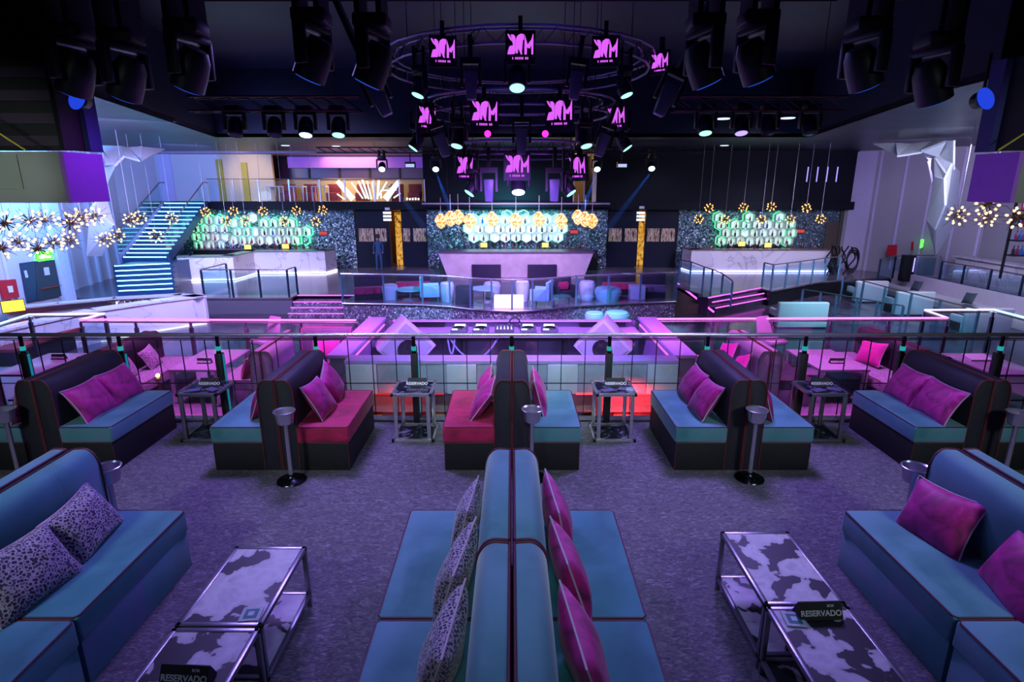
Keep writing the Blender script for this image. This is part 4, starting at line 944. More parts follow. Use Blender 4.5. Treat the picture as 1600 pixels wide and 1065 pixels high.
# hexagonal bottle shelves
HEXC = pbr('hex panel', (.62, .70, .68), .5, emit=(.90, .95, .93), es=.50)
HEXG = pbr('hex panel green', (.58, .68, .62), .5, emit=(.66, .95, .78), es=.56)
BOT = [pbr('dark bottle', (.02, .015, .02), .2), pbr('plum bottle', (.16, .02, .06), .2), pbr('blue bottle', (.02, .10, .35), .2), pbr('red bottle small', (.5, .02, .06), .2), pbr('brown bottle', (.18, .08, .04), .2)]
bprof = [(.001, 0), (.045, 0), (.045, .15), (.016, .21), (.016, .29), (.001, .29)]
bmesh_c = {}
def bottle(p, k, label, group, sc=1.0):
    if k not in bmesh_c:
        o = MB().lathe(bprof, 8).build('bottle', BOT[k]); bmesh_c[k] = o.data
    else:
        o = bpy.data.objects.new('bottle', bmesh_c[k]); COL.objects.link(o)
    o.location = p; o.scale = (sc,) * 3
    return tag(o, label, 'bottle', group)
def hexring(r, t, d):
    mb = MB(); A = [PI / 6 + PI / 3 * i for i in range(6)]
    vs = []; fs = []
    for y in (0, d):
        for rr in (r, r - t):
            for a in A: vs.append((rr * math.cos(a), y, rr * math.sin(a)))
    for i in range(6):
        j = (i + 1) % 6
        fs += [(i, j, 12 + j, 12 + i), (6 + i, 18 + i, 18 + j, 6 + j), (i, 6 + i, 6 + j, j), (12 + i, 12 + j, 18 + j, 18 + i)]
    return mb.add(vs, fs)
def hex_shelf(cells, lit, label, bl, group, panel, ledm, R=.29, seed=1, blanks=()):
    c = sum((Vector(p) for p in cells), Vector()) / len(cells)
    t = thing('hexagon_shelf', label, 'shelf', c)
    rnd = random.Random(seed)
    for i, p in enumerate(cells):
        q = Vector(p) - c
        if i in lit:
            o = hexring(R * 1.10, R * .20, .10).build('glowing_hexagon', ledm, t); o.location = q + Vector((0, .20, 0))
        if i in blanks: continue
        o = hexring(R * .98, R * .07, .26).build('hexagon_cell', pbr('pale hex rim', (.66, .72, .70), .4), t); o.location = q
        A = [PI / 6 + PI / 3 * k for k in range(6)]
        o = MB().prism([(R * .95 * math.cos(a), R * .95 * math.sin(a)) for a in A], .24, .27).build('back_panel', panel, t); o.location = q
        if rnd.random() < .85:
            bottle(Vector(p) + Vector((rnd.uniform(-.06, .06), .12, -R * .62)), rnd.choice([0, 0, 1, 1, 2, 3, 4]), bl, group, rnd.uniform(.9, 1.15))
def grid(rows):                                            # rows of (py, px list) -> points on the wall
    return [at(px, py, YB - .35) for py, xs in rows for px in xs]
def rng(a, b, n): return [a + (b - a) * i / (n - 1) for i in range(n)]
cells = grid([(343.5, rng(739, 871, 9)), (357, rng(732, 879, 10)), (370.5, rng(740, 872, 9))]) + grid([(341, [793]), (337.5, [792]), (337, [818])])
hex_shelf(cells[:28] + cells[29:], set([0, 1, 2, 3, 4, 5, 6, 7, 8, 9, 18, 19, 27, 28, 29]), 'backlit hexagon bottle shelf behind the centre bar', 'small bottle standing in a hexagon behind the centre bar', 'bottles behind the centre bar', HEXC, LEDGP, seed=4, blanks=(28, 29))
lc = grid([(344, rng(310, 340, 3)), (357, rng(305, 348, 4)), (370, rng(306, 350, 4)), (382, rng(310, 345, 3)), (349, [366, 378, 411, 426, 440, 453]), (362, [370] + rng(384, 478, 8)), (375, rng(364, 474, 9)), (340, [394])])
hex_shelf(lc, {0, 1, 2, 3, 7, 11, 14, 15, 16, 17, 18, 19, 20, 21, 37, 36, 28}, 'green-glowing hexagon bottle shelf behind the left bar', 'small bottle standing in a green-lit hexagon behind the left bar', 'bottles behind the left bar', HEXG, LEDG, seed=9, blanks=(37,) if len(lc) > 37 else ())
rc_ = grid([(351, [1128] + rng(1150, 1236, 6)), (364, rng(1136, 1238, 8)), (376, rng(1129, 1232, 8)), (340, [1125, 1172, 1220])])
hex_shelf(rc_, {0, 1, 2, 6, 7, 14, 15, 22, 23, 24, 25}, 'pale green glowing hexagon bottle shelf behind the right bar', 'small bottle standing in a hexagon behind the right bar', 'bottles behind the right bar', HEXG, glow('soft green led', (.12, .9, .42), 1.3), seed=12)
# bottles and tills standing on the back counters
for (x0, x1, py, n, nm) in ((700, 925, 386, 26, 'centre bar'), (310, 480, 386, 20, 'left bar'), (1090, 1280, 385, 20, 'right bar')):
    a, b = at(x0, py, 28.6), at(x1, py, 28.6)
    bb = thing('back_counter', f'dark back counter behind the {nm}', 'counter', ((a.x + b.x) / 2, 28.9, ZB))
    MB().box(-(b.x - a.x) / 2 - .3, (b.x - a.x) / 2 + .3, -.3, .35, 0, 1.0).build('cabinet', BLACKM, bb)
    MB().box(-(b.x - a.x) / 2 - .32, (b.x - a.x) / 2 + .32, -.33, .37, 1.0, 1.05).build('worktop', pbr('dark worktop', (.10, .08, .12), .3), bb)
    for i in range(n):
        bottle((a.x + (b.x - a.x) * (i + random.uniform(-.3, .3)) / (n - 1), 28.75 + random.uniform(-.1, .15), ZB + 1.05), random.choice([0, 1, 4, 0]), f'small bottle standing on the dark counter behind the {nm}', f'counter bottles behind the {nm}', random.uniform(.9, 1.3))
for px, py, nm, w in ((756, 383, 'centre bar, left', 1), (852, 383, 'centre bar, right', 1), (387, 386, 'left bar, left', 1), (446, 385, 'left bar, right', 1), (1159, 381, 'right bar, left', 1), (1200, 383, 'right bar, right', 1)):
    p = at(px, py, 28.3); t = thing('till_screen', f'glowing yellow till screen behind the {nm} one', 'till', p, group='till screens behind the bars')
    MB().box(-.16, .16, -.02, .02, -.10, .12).build('display', glow('yellow screen', (1, .75, .2), 1.6), t)
    MB().box(-.17, .17, .02, .06, -.12, .14).build('casing', BLACK, t)
    MB().tube([(0, .05, -.12), (0, .05, ZB + 1.0 - p.z)], .03, 6).build('stand', BLACK, t)
# red wall signs near the shelves
for (px, py), nm in zip(((505, 364), (897, 362), (1251, 361)), ('left', 'centre', 'right')):
    p = at(px, py, YB - .03); t = thing('wall_sign', f'small red lettered sign on the sequin wall beside {nm} shelf', 'sign', p)
    MB().box(-.22, .22, 0, .02, -.12, .12).build('plate', pbr('dark red plate', (.2, .03, .03), .5), t)
    for k in range(4): MB().box(-.18 + .095 * k, -.11 + .095 * k, -.01, 0, -.07, .07).build('letter', glow('red letter', (1, .12, .1), .8), t)

# pendant lamps over the centre bar
pend = None
def pendant(px, py, Y, label):
    global pend
    p = at(px, py, Y)
    if pend is None:
        pend = t = thing('pendant_lamp', label, 'pendant lamp', p, group='amber pendants over the centre bar')
        MB().tube([(0, 0, .30), (0, 0, .95)], .012, 6).build('cord', pbr('white cord', (.6, .6, .62), .4), t)
        MB().lathe([(.02, .30), (.05, .22), (.09, .10), (.10, .08)], 14).build('cap', pbr('cap', (.55, .45, .35), .4), t)
        sm = MB().lathe([(.001, -.33), (.07, -.31), (.14, -.25), (.20, -.17), (.25, -.07), (.26, .0), (.24, .08), (.19, .15), (.13, .21), (.08, .26), (.001, .28)], 22)
        rj = random.Random(2); sm.v = [tuple(Vector(p) * rj.uniform(.88, 1.10)) for p in sm.v]
        sm.build('glass_shade', AMBER, t, smooth=False)
        MB().ball((0, 0, 0), .06, 8, 6).build('bulb', BULB, t)
    else:
        t = copy_tree(pend); t.location = p; t['label'] = label
PL = [(689, 344, 25.6), (704, 340, 24.6), (716, 338, 25.6), (734, 344, 24.8), (769, 341, 25.2), (806, 343, 25), (842, 341, 25.2), (877, 344, 24.8), (903, 338, 25.6), (914, 341, 24.6), (925, 344, 25.6)]
for i, (x, y, Y) in enumerate(PL): pendant(x, y, Y, f'amber teardrop pendant over the centre bar, {ORD[i]} from left')
t = thing('pendant_rail', 'long pale ceiling rail carrying the amber pendants', 'rail', (at(806, 318, 25.2).x, 25.2, at(806, 318, 25.2).z))
MB().box(-4.0, 4.0, -.06, .06, -.03, .03).build('bar', pbr('grey rail', (.35, .36, .42), .4), t)
for x in (-2.9, 0, 2.9): MB().tube([(x, 0, .03), (x, 0, 4.6 - t.location.z)], .008, 5).build('hanger', BLACKM, t)
struct('trim_pendant_bulkhead', MB().box(wx(664), wx(950), YB - 1.0, YB - .3, 1.75, 2.0), NAVY)

# ================================================================ GALLERY (upper floor)
struct('floor_gallery', MB().box(-18.3, wx(668), YB - .4, 34, ZG - .12, ZG).box(wx(893), wx(926), YB - .4, 34, ZG - .12, ZG), pbr('gallery floor', (.25, .18, .14), .4))
GW = pbr('warm gallery wall', (.55, .40, .24), .6)
struct('wall_gallery_rear', MB().box(-19, 6, 33.6, 33.8, ZG, 5), GW)
struct('wall_gallery_side', MB().box(wx(668) - .1, wx(668), YB, 33.6, ZG, 4.6).box(wx(926), wx(926) + .1, YB, 33.6, ZG, 4.6), NAVY)
struct('wall_gallery_entry', MB().box(wx(341), wx(425), YB + 1.0, YB + 1.2, ZG, 4.4), BEIGE)
struct('wall_gallery_white', MB().box(-18.6, wx(341), YB + 1.0, YB + 1.2, ZG, 4.6), WALLW)
struct('ceiling_gallery', MB().box(-19, 6, YB, 34, 4.30, 4.4), pbr('gallery ceiling', (.30, .25, .34), .6))
for px, nm in ((359, 'left'), (396, 'right')):
    a = wx(px - 4.5); tag(MB().box(a * 1.035, wx(px + 4.5) * 1.035, YB + .90, YB + .96, ZG + .0, ZG + (2.05 if nm == 'left' else 1.9)).build('yellow_door', pbr('yellow panel', (.42, .36, .05), .5)), f'narrow yellow door panel in the beige gallery wall, {nm} one', 'door')
wn = thing('interior_window', 'dark framed window band at the back of the gallery', 'window', (wx(540), 32.2, ZG + 1.1))
ww = (wx(660) - wx(425)) / 2 * 1.06
MB().box(-ww, ww, -.03, .03, 0, .06).box(-ww, ww, -.03, .03, 1.0, 1.2).build('frame', BLACKM, wn)
for k in range(6): MB().box(-ww + 2 * ww * k / 5 - .05, -ww + 2 * ww * k / 5 + .05, -.04, .04, 0, 1.1).build('mullion', BLACKM, wn)
MB().box(-ww, ww, .05, .08, .06, 1.0).build('pane', pbr('dark purple pane', (.05, .012, .07), .35), wn)
pcl = tag(MB().box(-ww, ww, -.45, -.1, -.5, .06).build('ceiling_panel', pbr('purple lit panel', (.25, .10, .5), .5, emit=(.28, .07, .85), es=.24)), 'purple lit ceiling panel above the gallery windows', 'ceiling panel')
pcl.location = (wx(560), 32.3, 4.18)
struct('wall_gallery_low', MB().box(-15.2, -4.2, 32.25, 32.4, ZG, ZG + 1.1), GW)
for i, px in enumerate((455, 488, 525, 570, 622, 650)):
    t = thing('gallery_chair', f'maroon chair in the gallery, {ORD[i]} from left', 'chair', (wx(px) * 1.04, 31.0, ZG), group='maroon chairs in the gallery')
    MB().box(-.32, .32, -.3, .3, .0, .42).build('seat', pbr('maroon', (.22, .02, .035), .6), t, bevel=.03)
    MB().box(-.34, .34, .2, .32, .15, .85).build('backrest', pbr('maroon', (.22, .02, .035), .6), t, bevel=.03)
for i, px in enumerate((436, 472, 506, 602)):
    t = thing('gallery_table', f'white framed table in the gallery, {ORD[i]} from left', 'table', (wx(px) * 1.02, 30.3, ZG), group='white tables in the gallery')
    MB().box(-.36, .36, -.3, .3, .70, .75).build('tabletop', WHITE, t)
    for sx in (-1, 1):
        for sy in (-1, 1): MB().box(sx * .33 - .025, sx * .33 + .025, sy * .27 - .025, sy * .27 + .025, 0, .70).build('leg', WHITE, t)
gpx = [341, 380, 418, 464, 510, 548, 592, 630, 668]
glass_rail([(wx(px), YB - .35, ZG) for px in gpx], 1.08, 'glass railing along the edge of the gallery', postm=pbr('pale post', (.62, .58, .62), .3, .5), railm=DCHROME, glass=glassy('gallery glass', fac=.012))
glass_rail([(wx(px), YB - .35, ZG) for px in (893, 909, 926)], 1.08, 'short glass railing at the right gallery opening', postm=pbr('pale post', (.62, .58, .62), .3, .5), railm=DCHROME, glass=glassy('gallery glass', fac=.012))
struct('trim_gallery_post', MB().box(wx(921), wx(927), YB - .4, YB - .3, ZG, 4.5), pbr('warm white post', (.8, .66, .5), .5))
sb = thing('starburst_sign', 'white glowing starburst sign behind the gallery glass', 'sign', (wx(580), YB - .1, ZG + .08))
SBM = glow('warm white sign', (1, .93, .82), 1.5)
def ray_bar(a0, r0, a1, r1, w0, w1):
    p, q = Vector((r0[0], 0, r0[1])), Vector((r1[0], 0, r1[1])); d = (q - p).normalized(); n = Vector((-d.z, 0, d.x))
    MB().hexa([p - n * w0, q - n * w1, q + n * w1, p + n * w0], [p - n * w0 + Vector((0, .05, 0)), q - n * w1 + Vector((0, .05, 0)), q + n * w1 + Vector((0, .05, 0)), p + n * w0 + Vector((0, .05, 0))]).build('ray', SBM, sb)
S_ = .0325
for (x0, y0, x1, y1, w0, w1) in ((557, 311, 535, 284, 4.5, 3.5), (572, 310, 556, 286, 1, 1.2), (577, 310, 567, 284, 1.6, 1.2), (581, 311, 573, 282, 1.2, 1.5), (585, 311, 580, 284, 1.4, 1), (590, 311, 588, 285, 1.2, 1.2),
        (594, 311, 598, 283, 1.4, 1.7), (597, 305, 610, 285, 1, 1), (606, 311, 628, 285, 5, 3.2), (544, 311, 533, 303, 1, 1), (619, 309, 630, 302, 1, 1), (600, 298, 624, 297, 1, 1), (600, 310, 600, 298, 1, 1)):
    ray_bar(0, ((x0 - 580) * S_, (312 - y0) * S_), 0, ((x1 - 580) * S_, (312 - y1) * S_), w0 * S_, w1 * S_)
lt = thing('lettered_sign', 'small white letters at the foot of the gallery glass', 'sign', (wx(651), YB - .5, ZG + .08))
for k in range(5): MB().box(-.34 + .14 * k, -.26 + .14 * k, 0, .02, 0, (.12, .1, .11, .12, .1)[k]).build('letter', SBM, lt)
bx = thing('wall_lights', 'four short violet light bars on the dark right wall', 'wall light', (wx(1265), YB - .33, 3.3))
for k in range(4): MB().box(-.72 + .48 * k, -.68 + .48 * k, 0, .03, -.35, .35).build('light_bar', glow('violet bar', (.3, .28, 1), 1.6), bx)
# ================================================================ CEILING, SIDE WALLS, FACETS
ZC = 4.40
op = [(-6.6, -1.4), (-7.0, 4), (-7.7, 11), (-10.3, 21.3), (10.3, 21.3), (7.7, 11), (7.0, 4), (6.6, -1.4)]
mb = MB()
for poly in ([(-24, -1.5), (-24, 21.3), op[3], op[2], op[1], op[0], (-6.6, -1.5)], [(24, -1.5), (6.6, -1.5), op[7], op[6], op[5], op[4], (24, 21.3)], [(-24, 21.3), (-24, 29.4), (24, 29.4), (24, 21.3)]):
    mb.prism(poly, ZC, ZC + .12, 'z')
struct('ceiling', mb, CEILL)
mb = MB()
for a, b in zip(op, op[1:] + op[:1]):
    mb.hexa([(a[0], a[1], ZC), (b[0], b[1], ZC), (b[0] * 1.01, b[1] + .05, ZC), (a[0] * 1.01, a[1] + .05, ZC)], [(a[0], a[1], 6.6), (b[0], b[1], 6.6), (b[0] * 1.01, b[1] + .05, 6.6), (a[0] * 1.01, a[1] + .05, 6.6)])
struct('trim_ceiling_coffer', mb, NAVYL)
struct('ceiling_upper', MB().box(-12, 12, -1.5, 22, 6.6, 6.7), NAVYL)
RW = [(16.65, 33), (16.65, 29.5), (20.3, 25.2), (20.4, 16), (20.2, 7)]
struct('wall_right', wallseg(RW, -2, 7, .25), WALLG)
mb = MB()
for k in range(6):
    u = (k + .15) / 5.2; a = Vector((16.65, 29.5, 0)).lerp(Vector((20.3, 25.2, 0)), min(u, .97)); d = (Vector((20.3, 25.2, 0)) - Vector((16.65, 29.5, 0))).normalized(); n = Vector((-d.y, d.x, 0)) * -.05
    w = .95 if k == 0 else .10; b = a + d * w
    lo, hi = Vector((0, 0, ZB)), Vector((0, 0, 4.35))
    mb.hexa([a + n + lo, b + n + lo, b + lo, a + lo], [a + n + hi, b + n + hi, b + hi, a + hi])
struct('trim_right_wall_ribs', mb, pbr('lilac white rib', (.62, .56, .76), .5))
mb = MB()
for k, y in enumerate((9, 11.5, 14, 16.3, 18.2, 20.55)):
    x = -15.74 - .5 * max(0, (y - 15)) / 5.3 - (.3 if y < 15 else .26) * 0
    x = (-15.7 - .3 * (y - 7) / 8) if y < 15 else (-16 - .2 * (y - 15) / 5.3)
    mb.box(x - (.14 if k == 5 else 0), x + .06, y, y + (.10 if k != 5 else .5), ZD, 4.3)
for u in (.1, .3, .45, .62, .8):
    x, y = -17.6 - 1.0 * u, 22.5 + 5.5 * u
    mb.box(x + .0, x + .10, y, y + .12, ZB, 4.3)
struct('trim_left_wall_ribs', mb, pbr('blue white rib', (.70, .72, .82), .5))
struct('trim_gallery_pilaster', MB().box(wx(265) * 1.03, wx(284) * 1.03, YB + .9, YB + 1.0, ZG, 4.35), pbr('lilac pilaster', (.6, .55, .85), .5))
def facets(tris, name, label, thick=.25, mats=None):
    """folded-plate sculpture: each plate is its own part"""
    t = thing(name, label, 'wall sculpture', (0, 0, 0))
    for i, tri in enumerate(tris):
        P_ = [Vector(p) for p in tri]; n = (P_[1] - P_[0]).cross(P_[2] - P_[0]).normalized()
        if n.y > 0: n = -n
        MB().hexa(P_, [p - n * .06 for p in P_]).build('plate', PALEB, t, smooth=False)
    return t
def q3(*pts): return [at(*p) for p in pts]
facets([q3((158, 227, 20), (190, 228, 20), (178, 258, 18.5)), q3((190, 228, 20), (178, 258, 18.5), (193, 243, 19)), q3((190, 228, 20), (193, 243, 19), (218, 250, 18.6), (200, 230, 20)), q3((200, 230, 20), (222, 228, 20), (222, 248, 19)), q3((222, 229, 20), (258, 232, 21), (222, 250, 19)),
        q3((158, 240, 19), (178, 258, 18.5), (165, 258, 18)), q3((160, 262, 19), (178, 258, 18.5), (160, 300, 19.5), (150, 318, 19)), q3((160, 300, 19.5), (172, 340, 20), (176, 352, 19), (140, 325, 18.5)), q3((140, 326, 18.5), (176, 352, 19), (160, 400, 19.8), (135, 400, 19.5))],
       'faceted_sculpture', 'pale blue folded facet sculpture at the top of the left wall')
facets([q3((1363, 224, 23), (1400, 223, 22), (1402, 242, 21.5)), q3((1400, 223, 22), (1424, 224, 22), (1402, 242, 21)), q3((1424, 224, 22), (1440, 237, 21), (1402, 243, 21)), q3((1424, 224, 22), (1464, 219, 21.5), (1440, 237, 21)), q3((1440, 237, 21), (1464, 219, 21.5), (1478, 222, 20.5), (1466, 246, 21), (1452, 252, 22)),
        q3((1464, 219, 21.5), (1493, 219, 20), (1492, 265, 20), (1466, 246, 21)), q3((1452, 252, 22), (1463, 246, 21), (1463, 275, 20.5), (1459, 288, 22)), q3((1463, 246, 20.6), (1480, 270, 19.8), (1478, 279, 20), (1463, 275, 20.5)), q3((1463, 246, 20.6), (1489, 256, 19.8), (1478, 279, 20)),
        q3((1463, 275, 20.5), (1478, 279, 19.6), (1479, 320, 19.6), (1463, 358, 20.2), (1450, 343, 21)), q3((1478, 279, 19.6), (1489, 256, 19.8), (1482, 330, 20.6), (1479, 320, 19.6)), q3((1450, 343, 21), (1463, 358, 20.2), (1461, 382, 21.3)), q3((1463, 358, 20.2), (1479, 320, 19.6), (1482, 330, 20.8), (1461, 382, 21.3)),
        q3((1489, 256, 19.8), (1500, 268, 21), (1495, 345, 22), (1482, 330, 20.6)), q3((1482, 330, 20.8), (1495, 345, 22), (1462, 400, 22), (1461, 382, 21.3))],
       'faceted_sculpture', 'large pale folded facet sculpture hanging down the right wall')
# fire signs on the right wall
def rq(px, mat, name, label, cat, Y=26.4, **k):
    q = [at(x, y, 27.3 - (x - 1393) * .017) for x, y in px]
    return tag(MB().hexa(q, [p + Vector((.05, .08, 0)) for p in q]).build(name, mat, smooth=False), label, cat, **k)
t = rq([(1385, 400), (1401, 399), (1402, 382), (1387, 383)], pbr('fire red', (.55, .015, .03), .4), 'fire_hose_cabinet', 'red fire hose cabinet on the right wall', 'fire cabinet')
rq([(1423, 391), (1427, 391), (1428, 377), (1424, 378)], MATS['fire red'], 'fire_notice', 'narrow red fire notice on the right wall', 'notice')
rq([(1437, 388), (1442, 386), (1444, 374), (1439, 374)], MATS['exit green'], 'exit_sign', 'small green exit sign on the right wall', 'exit sign')
bs = thing('bottle_rack', 'dark bottle rack behind the bar at the right picture edge', 'rack', at(1592, 395, 19.8))
for k in range(4): MB().box(-.35, .6, -.2, .2, -.1 + .5 * k, -.06 + .5 * k).build('rack_shelf', BLACKM, bs)
for s in (-.35, .57): MB().box(s, s + .03, .1, .2, -.9, 1.9).build('upright', BLACKM, bs)
for k in range(4):
    for i in range(6): bottle(bs.location + Vector((-.25 + .14 * i, -.05, -.06 + .5 * k)), (i + k) % 5, 'bottle on the dark rack at the right picture edge', 'bottles on the rack at right edge', 1.1)

# hanging grey loudspeaker boxes at both sides
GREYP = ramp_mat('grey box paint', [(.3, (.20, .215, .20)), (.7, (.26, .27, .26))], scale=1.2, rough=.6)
for s, nm in ((-1, 'left'), (1, 'right')):
    t = thing('hanging_speaker_box', f'big grey box with violet-lit side hanging at the upper {nm}', 'speaker box', (s * 7.4 + (.78 if s > 0 else 0), 8.6, 2.53))
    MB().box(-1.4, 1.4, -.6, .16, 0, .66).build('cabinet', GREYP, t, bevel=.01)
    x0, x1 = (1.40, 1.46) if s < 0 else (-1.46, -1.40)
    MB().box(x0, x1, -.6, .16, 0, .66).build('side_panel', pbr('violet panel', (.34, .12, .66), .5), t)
    MB().box(-s * 1.35 - (.0 if s > 0 else 1.1), -s * 1.35 + (1.1 if s > 0 else .0), -.615, -.6, .16, .60).build('front_hatch', pbr('grey green hatch', (.22, .25, .22), .6), t) if False else MB().box(-.55, .85, -.615, -.6, .18, .62).build('front_hatch', pbr('grey green hatch', (.23, .26, .23), .6), t)
    MB().box(-s * .42 - .07, -s * .42 + .07, -.618, -.6, .06, .12).build('plate', WHITE, t)
    fr = thing('mounting_frame', f'dark slatted frame with straps above the {nm} grey box', 'frame', (s * 7.4 + (.78 if s > 0 else 0), 8.6, 3.22))
    MB().box(-1.42, 1.42, .10, .13, 0.02, 2.0).build('added_dark_backing', BLACKM, fr)  # added black sheet keeps the bright wall from showing between the slats
    for k in range(4): MB().box(-1.45, 1.45, .04, .10, .08 + .3 * k, .22 + .3 * k).build('slat', pbr('dark wood slat', (.035, .022, .045), .4), fr)
    for x in (-1.4, 1.36): MB().box(x, x + .06, -.5, .1, .0, 1.2).build('upright', BLACKM, fr)
    MB().box(-s * 1.44 - .05, -s * 1.44 + .05, -.1, .16, .0, 1.2).build('blue_panel', pbr('deep blue panel', (.02, .02, .16), .5), fr)
    tag(MB().tube([(s * 7.9, 8.1, 4.2), (s * 6.5, 8.1, 3.21)], .012, 6).build('ratchet_strap', pbr('yellow strap', (.5, .42, .04), .6)), f'yellow ratchet strap slanting down to the {nm} grey box', 'strap')
    lp = thing('blue_stage_lamp', f'oval blue glowing lamp beside the dark frame at upper {nm}', 'lamp', (-5.62 if s < 0 else 6.12, 8.0, 3.84), -s * .3)
    lm = MB().ball((0, 0, 0), .085, 14, 8, 1.7).build('lens', glow('blue lamp lens', (.02, .07, .9), .8), lp); lm.rotation_euler = (0, s * -.45, 0)
    MB().lathe([(.001, -.06), (.11, -.06), (.11, .12), (.06, .2), (.001, .2)], 16, Matrix.Rotation(-PI / 2, 4, 'X') @ Matrix.Translation((0, 0, .08))).build('housing', BLACK, lp)
    MB().tube([(0, .1, .1), (0, .1, .56)], .02, 6).build('hanging_arm', BLACKM, lp)

# ================================================================ SPUTNIK CHANDELIERS
SPT = None
def sputnik(px, py, Y, label, group, sc=1.0, rz=0., gold=False):
    global SPT
    p = at(px, py, Y)
    if SPT is None:
        rnd = random.Random(5)
        SPT = {}
        dirs = []
        for i in range(14):
            z = 1 - 2 * (i + .5) / 14; a = i * 2.399963; r = math.sqrt(1 - z * z); dirs.append(Vector((r * math.cos(a), r * math.sin(a), z)))
        sp = []
        for i in range(22):
            z = 1 - 2 * (i + .5) / 22; a = i * 2.399963 + 1.1; r = math.sqrt(1 - z * z); sp.append(Vector((r * math.cos(a), r * math.sin(a), z * .8)))
        SPT['d'] = dirs
        t = thing('sputnik_chandelier', label, 'chandelier', p, group=group)
        MB().ball((0, 0, 0), .05, 12, 8).build('hub', BRASS, t)
        m = MB()
        for d in sp: m.tube([d * .04, d * rnd.uniform(.30, .42)], [.009, .004], 5)
        for d in dirs: m.tube([d * .04, d * .19], .009, 5)
        m.build('spokes', pbr('dark bronze', (.07, .04, .03), .4, .6), t)
        b0 = None
        for d in dirs:
            if b0 is None: b0 = MB().ball((0, 0, 0), .027, 8, 6, 1.35).build('bulb', BULB, t); o = b0
            else: o = bpy.data.objects.new('bulb', b0.data); COL.objects.link(o); o.parent = t
            o.location = d * .21; o.rotation_euler = d.to_track_quat('Z', 'Y').to_euler()
        SPT['t'] = t
    else:
        t = copy_tree(SPT['t']); t.location = p; t['label'] = label; t['group'] = group
        for c in list(t.children):
            if c.name.startswith('cord'): bpy.data.objects.remove(c)
            elif gold and c.name.startswith('bulb'):
                if 'g' not in SPT: SPT['g'] = c.data.copy(); SPT['g'].materials[0] = BULBG
                c.data = SPT['g']
    t.scale = (sc,) * 3; t.rotation_euler = (0, 0, rz)
    c = MB().tube([(0, 0, .04), (0, 0, (ZC - p.z) / sc)], .006 / sc, 5).build('cord', pbr('grey cord', (.4, .4, .44), .4), t)
    return t
W2 = 'sputnik chandeliers over the left bar by the wall'
for i, (x, y, Y) in enumerate([(8, 348, 13.2), (47, 345, 14.4), (72, 343, 15.6), (110, 348, 14.2), (127, 340, 15.6), (148, 338, 16.8)]):
    sputnik(x, y, Y, f'sputnik chandelier in the upper row at far left, {ORD[i]} from the picture edge', W2, 1.12, i)
for i, (x, y, Y) in enumerate([(3, 388, 13.6), (29, 378, 14.8), (60, 388, 13.6), (84, 379, 15.0), (107, 376, 16.4)]):
    sputnik(x, y, Y, f'sputnik chandelier in the lower row at far left, {ORD[i]} from the picture edge', W2, 1.05, i + .5)
for i, (x, y, Y) in enumerate([(163, 374, 17.5), (183, 368, 18.5), (204, 344, 18.5), (218, 340, 20), (244, 369, 20), (268, 341, 21)]):
    sputnik(x, y, Y, f'sputnik chandelier in front of the blue staircase, {ORD[i]} from left', 'sputnik chandeliers by the staircase', 1.0, i * .7)
for i, (x, y, Y) in enumerate([(321, 331, 24), (353, 345, 23.5), (365, 330, 24.5), (383, 344, 23.8), (411, 330, 24.5), (444, 345, 24), (463, 329, 25), (493, 346, 24.5), (504, 328, 25.2)]):
    sputnik(x, y, Y, f'golden sputnik chandelier over the left marble bar, {ORD[i]} from left', 'golden chandeliers over the left bar', .84, i * .9, True)
for i, (x, y, Y) in enumerate([(1092, 342, 24.3), (1108, 325, 25.2), (1133, 343, 24.3), (1162, 324, 25.2), (1190, 343, 24.3), (1205, 323, 25.2), (1235, 343, 24.3), (1260, 325, 25.2), (1282, 342, 24.3)]):
    sputnik(x, y, Y, f'golden sputnik chandelier over the right marble bar, {ORD[i]} from left', 'golden chandeliers over the right bar', .84, i * .8, True)
for i, (x, y, Y) in enumerate([(1496, 337, 17), (1543, 319, 15.5), (1541, 341, 18), (1592, 340, 15)]):
    sputnik(x, y, Y, f'sputnik chandelier at far right under the grey box, {("first", "second, upper", "third, lower", "last")[i]} from left', 'sputnik chandeliers at far right', 1.2, i)

# ================================================================ LIGHTING RIG
HEADM = pbr('head shell', (.012, .013, .02), .45)
def moving_head(p, aim, sc, lens, label, group, top=None):
    t = thing('moving_head', label, 'stage light', p, group=group)
    aim = Vector(aim).normalized()
    MB().box(-.13, .13, -.11, .11, .24, .34).build('base', BLACK, t, bevel=.02)
    hy = math.atan2(aim.x, -aim.y)
    yk = MB()
    for s in (-1, 1): yk.box(s * .17 - .022, s * .17 + .022, -.05, .05, -.06, .22)
    yk.box(-.19, .19, -.05, .05, .19, .24)
    y_ = yk.build('yoke', HEADM, t, bevel=.012); y_.rotation_euler = (0, 0, hy)
    h = MB().lathe([(.001, .16), (.08, .15), (.115, .08), (.125, -.02), (.125, -.15), (.10, -.15), (.001, -.13)], 20).build('head', HEADM, t)
    h.rotation_euler = (-aim).to_track_quat('Z', 'Y').to_euler()
    MB().lathe([(.001, -.152), (.105, -.152), (.10, -.16), (.001, -.165)], 20).build('lens', lens, h)
    for s in (-1, 1): MB().box(s * .08 - .02, s * .08 + .02, -.13, .13, .33, .46 if top is None else (top - p[2]) / sc).build('hanging_clamp', BLACKM, t)
    t.scale = (sc,) * 3
    return t
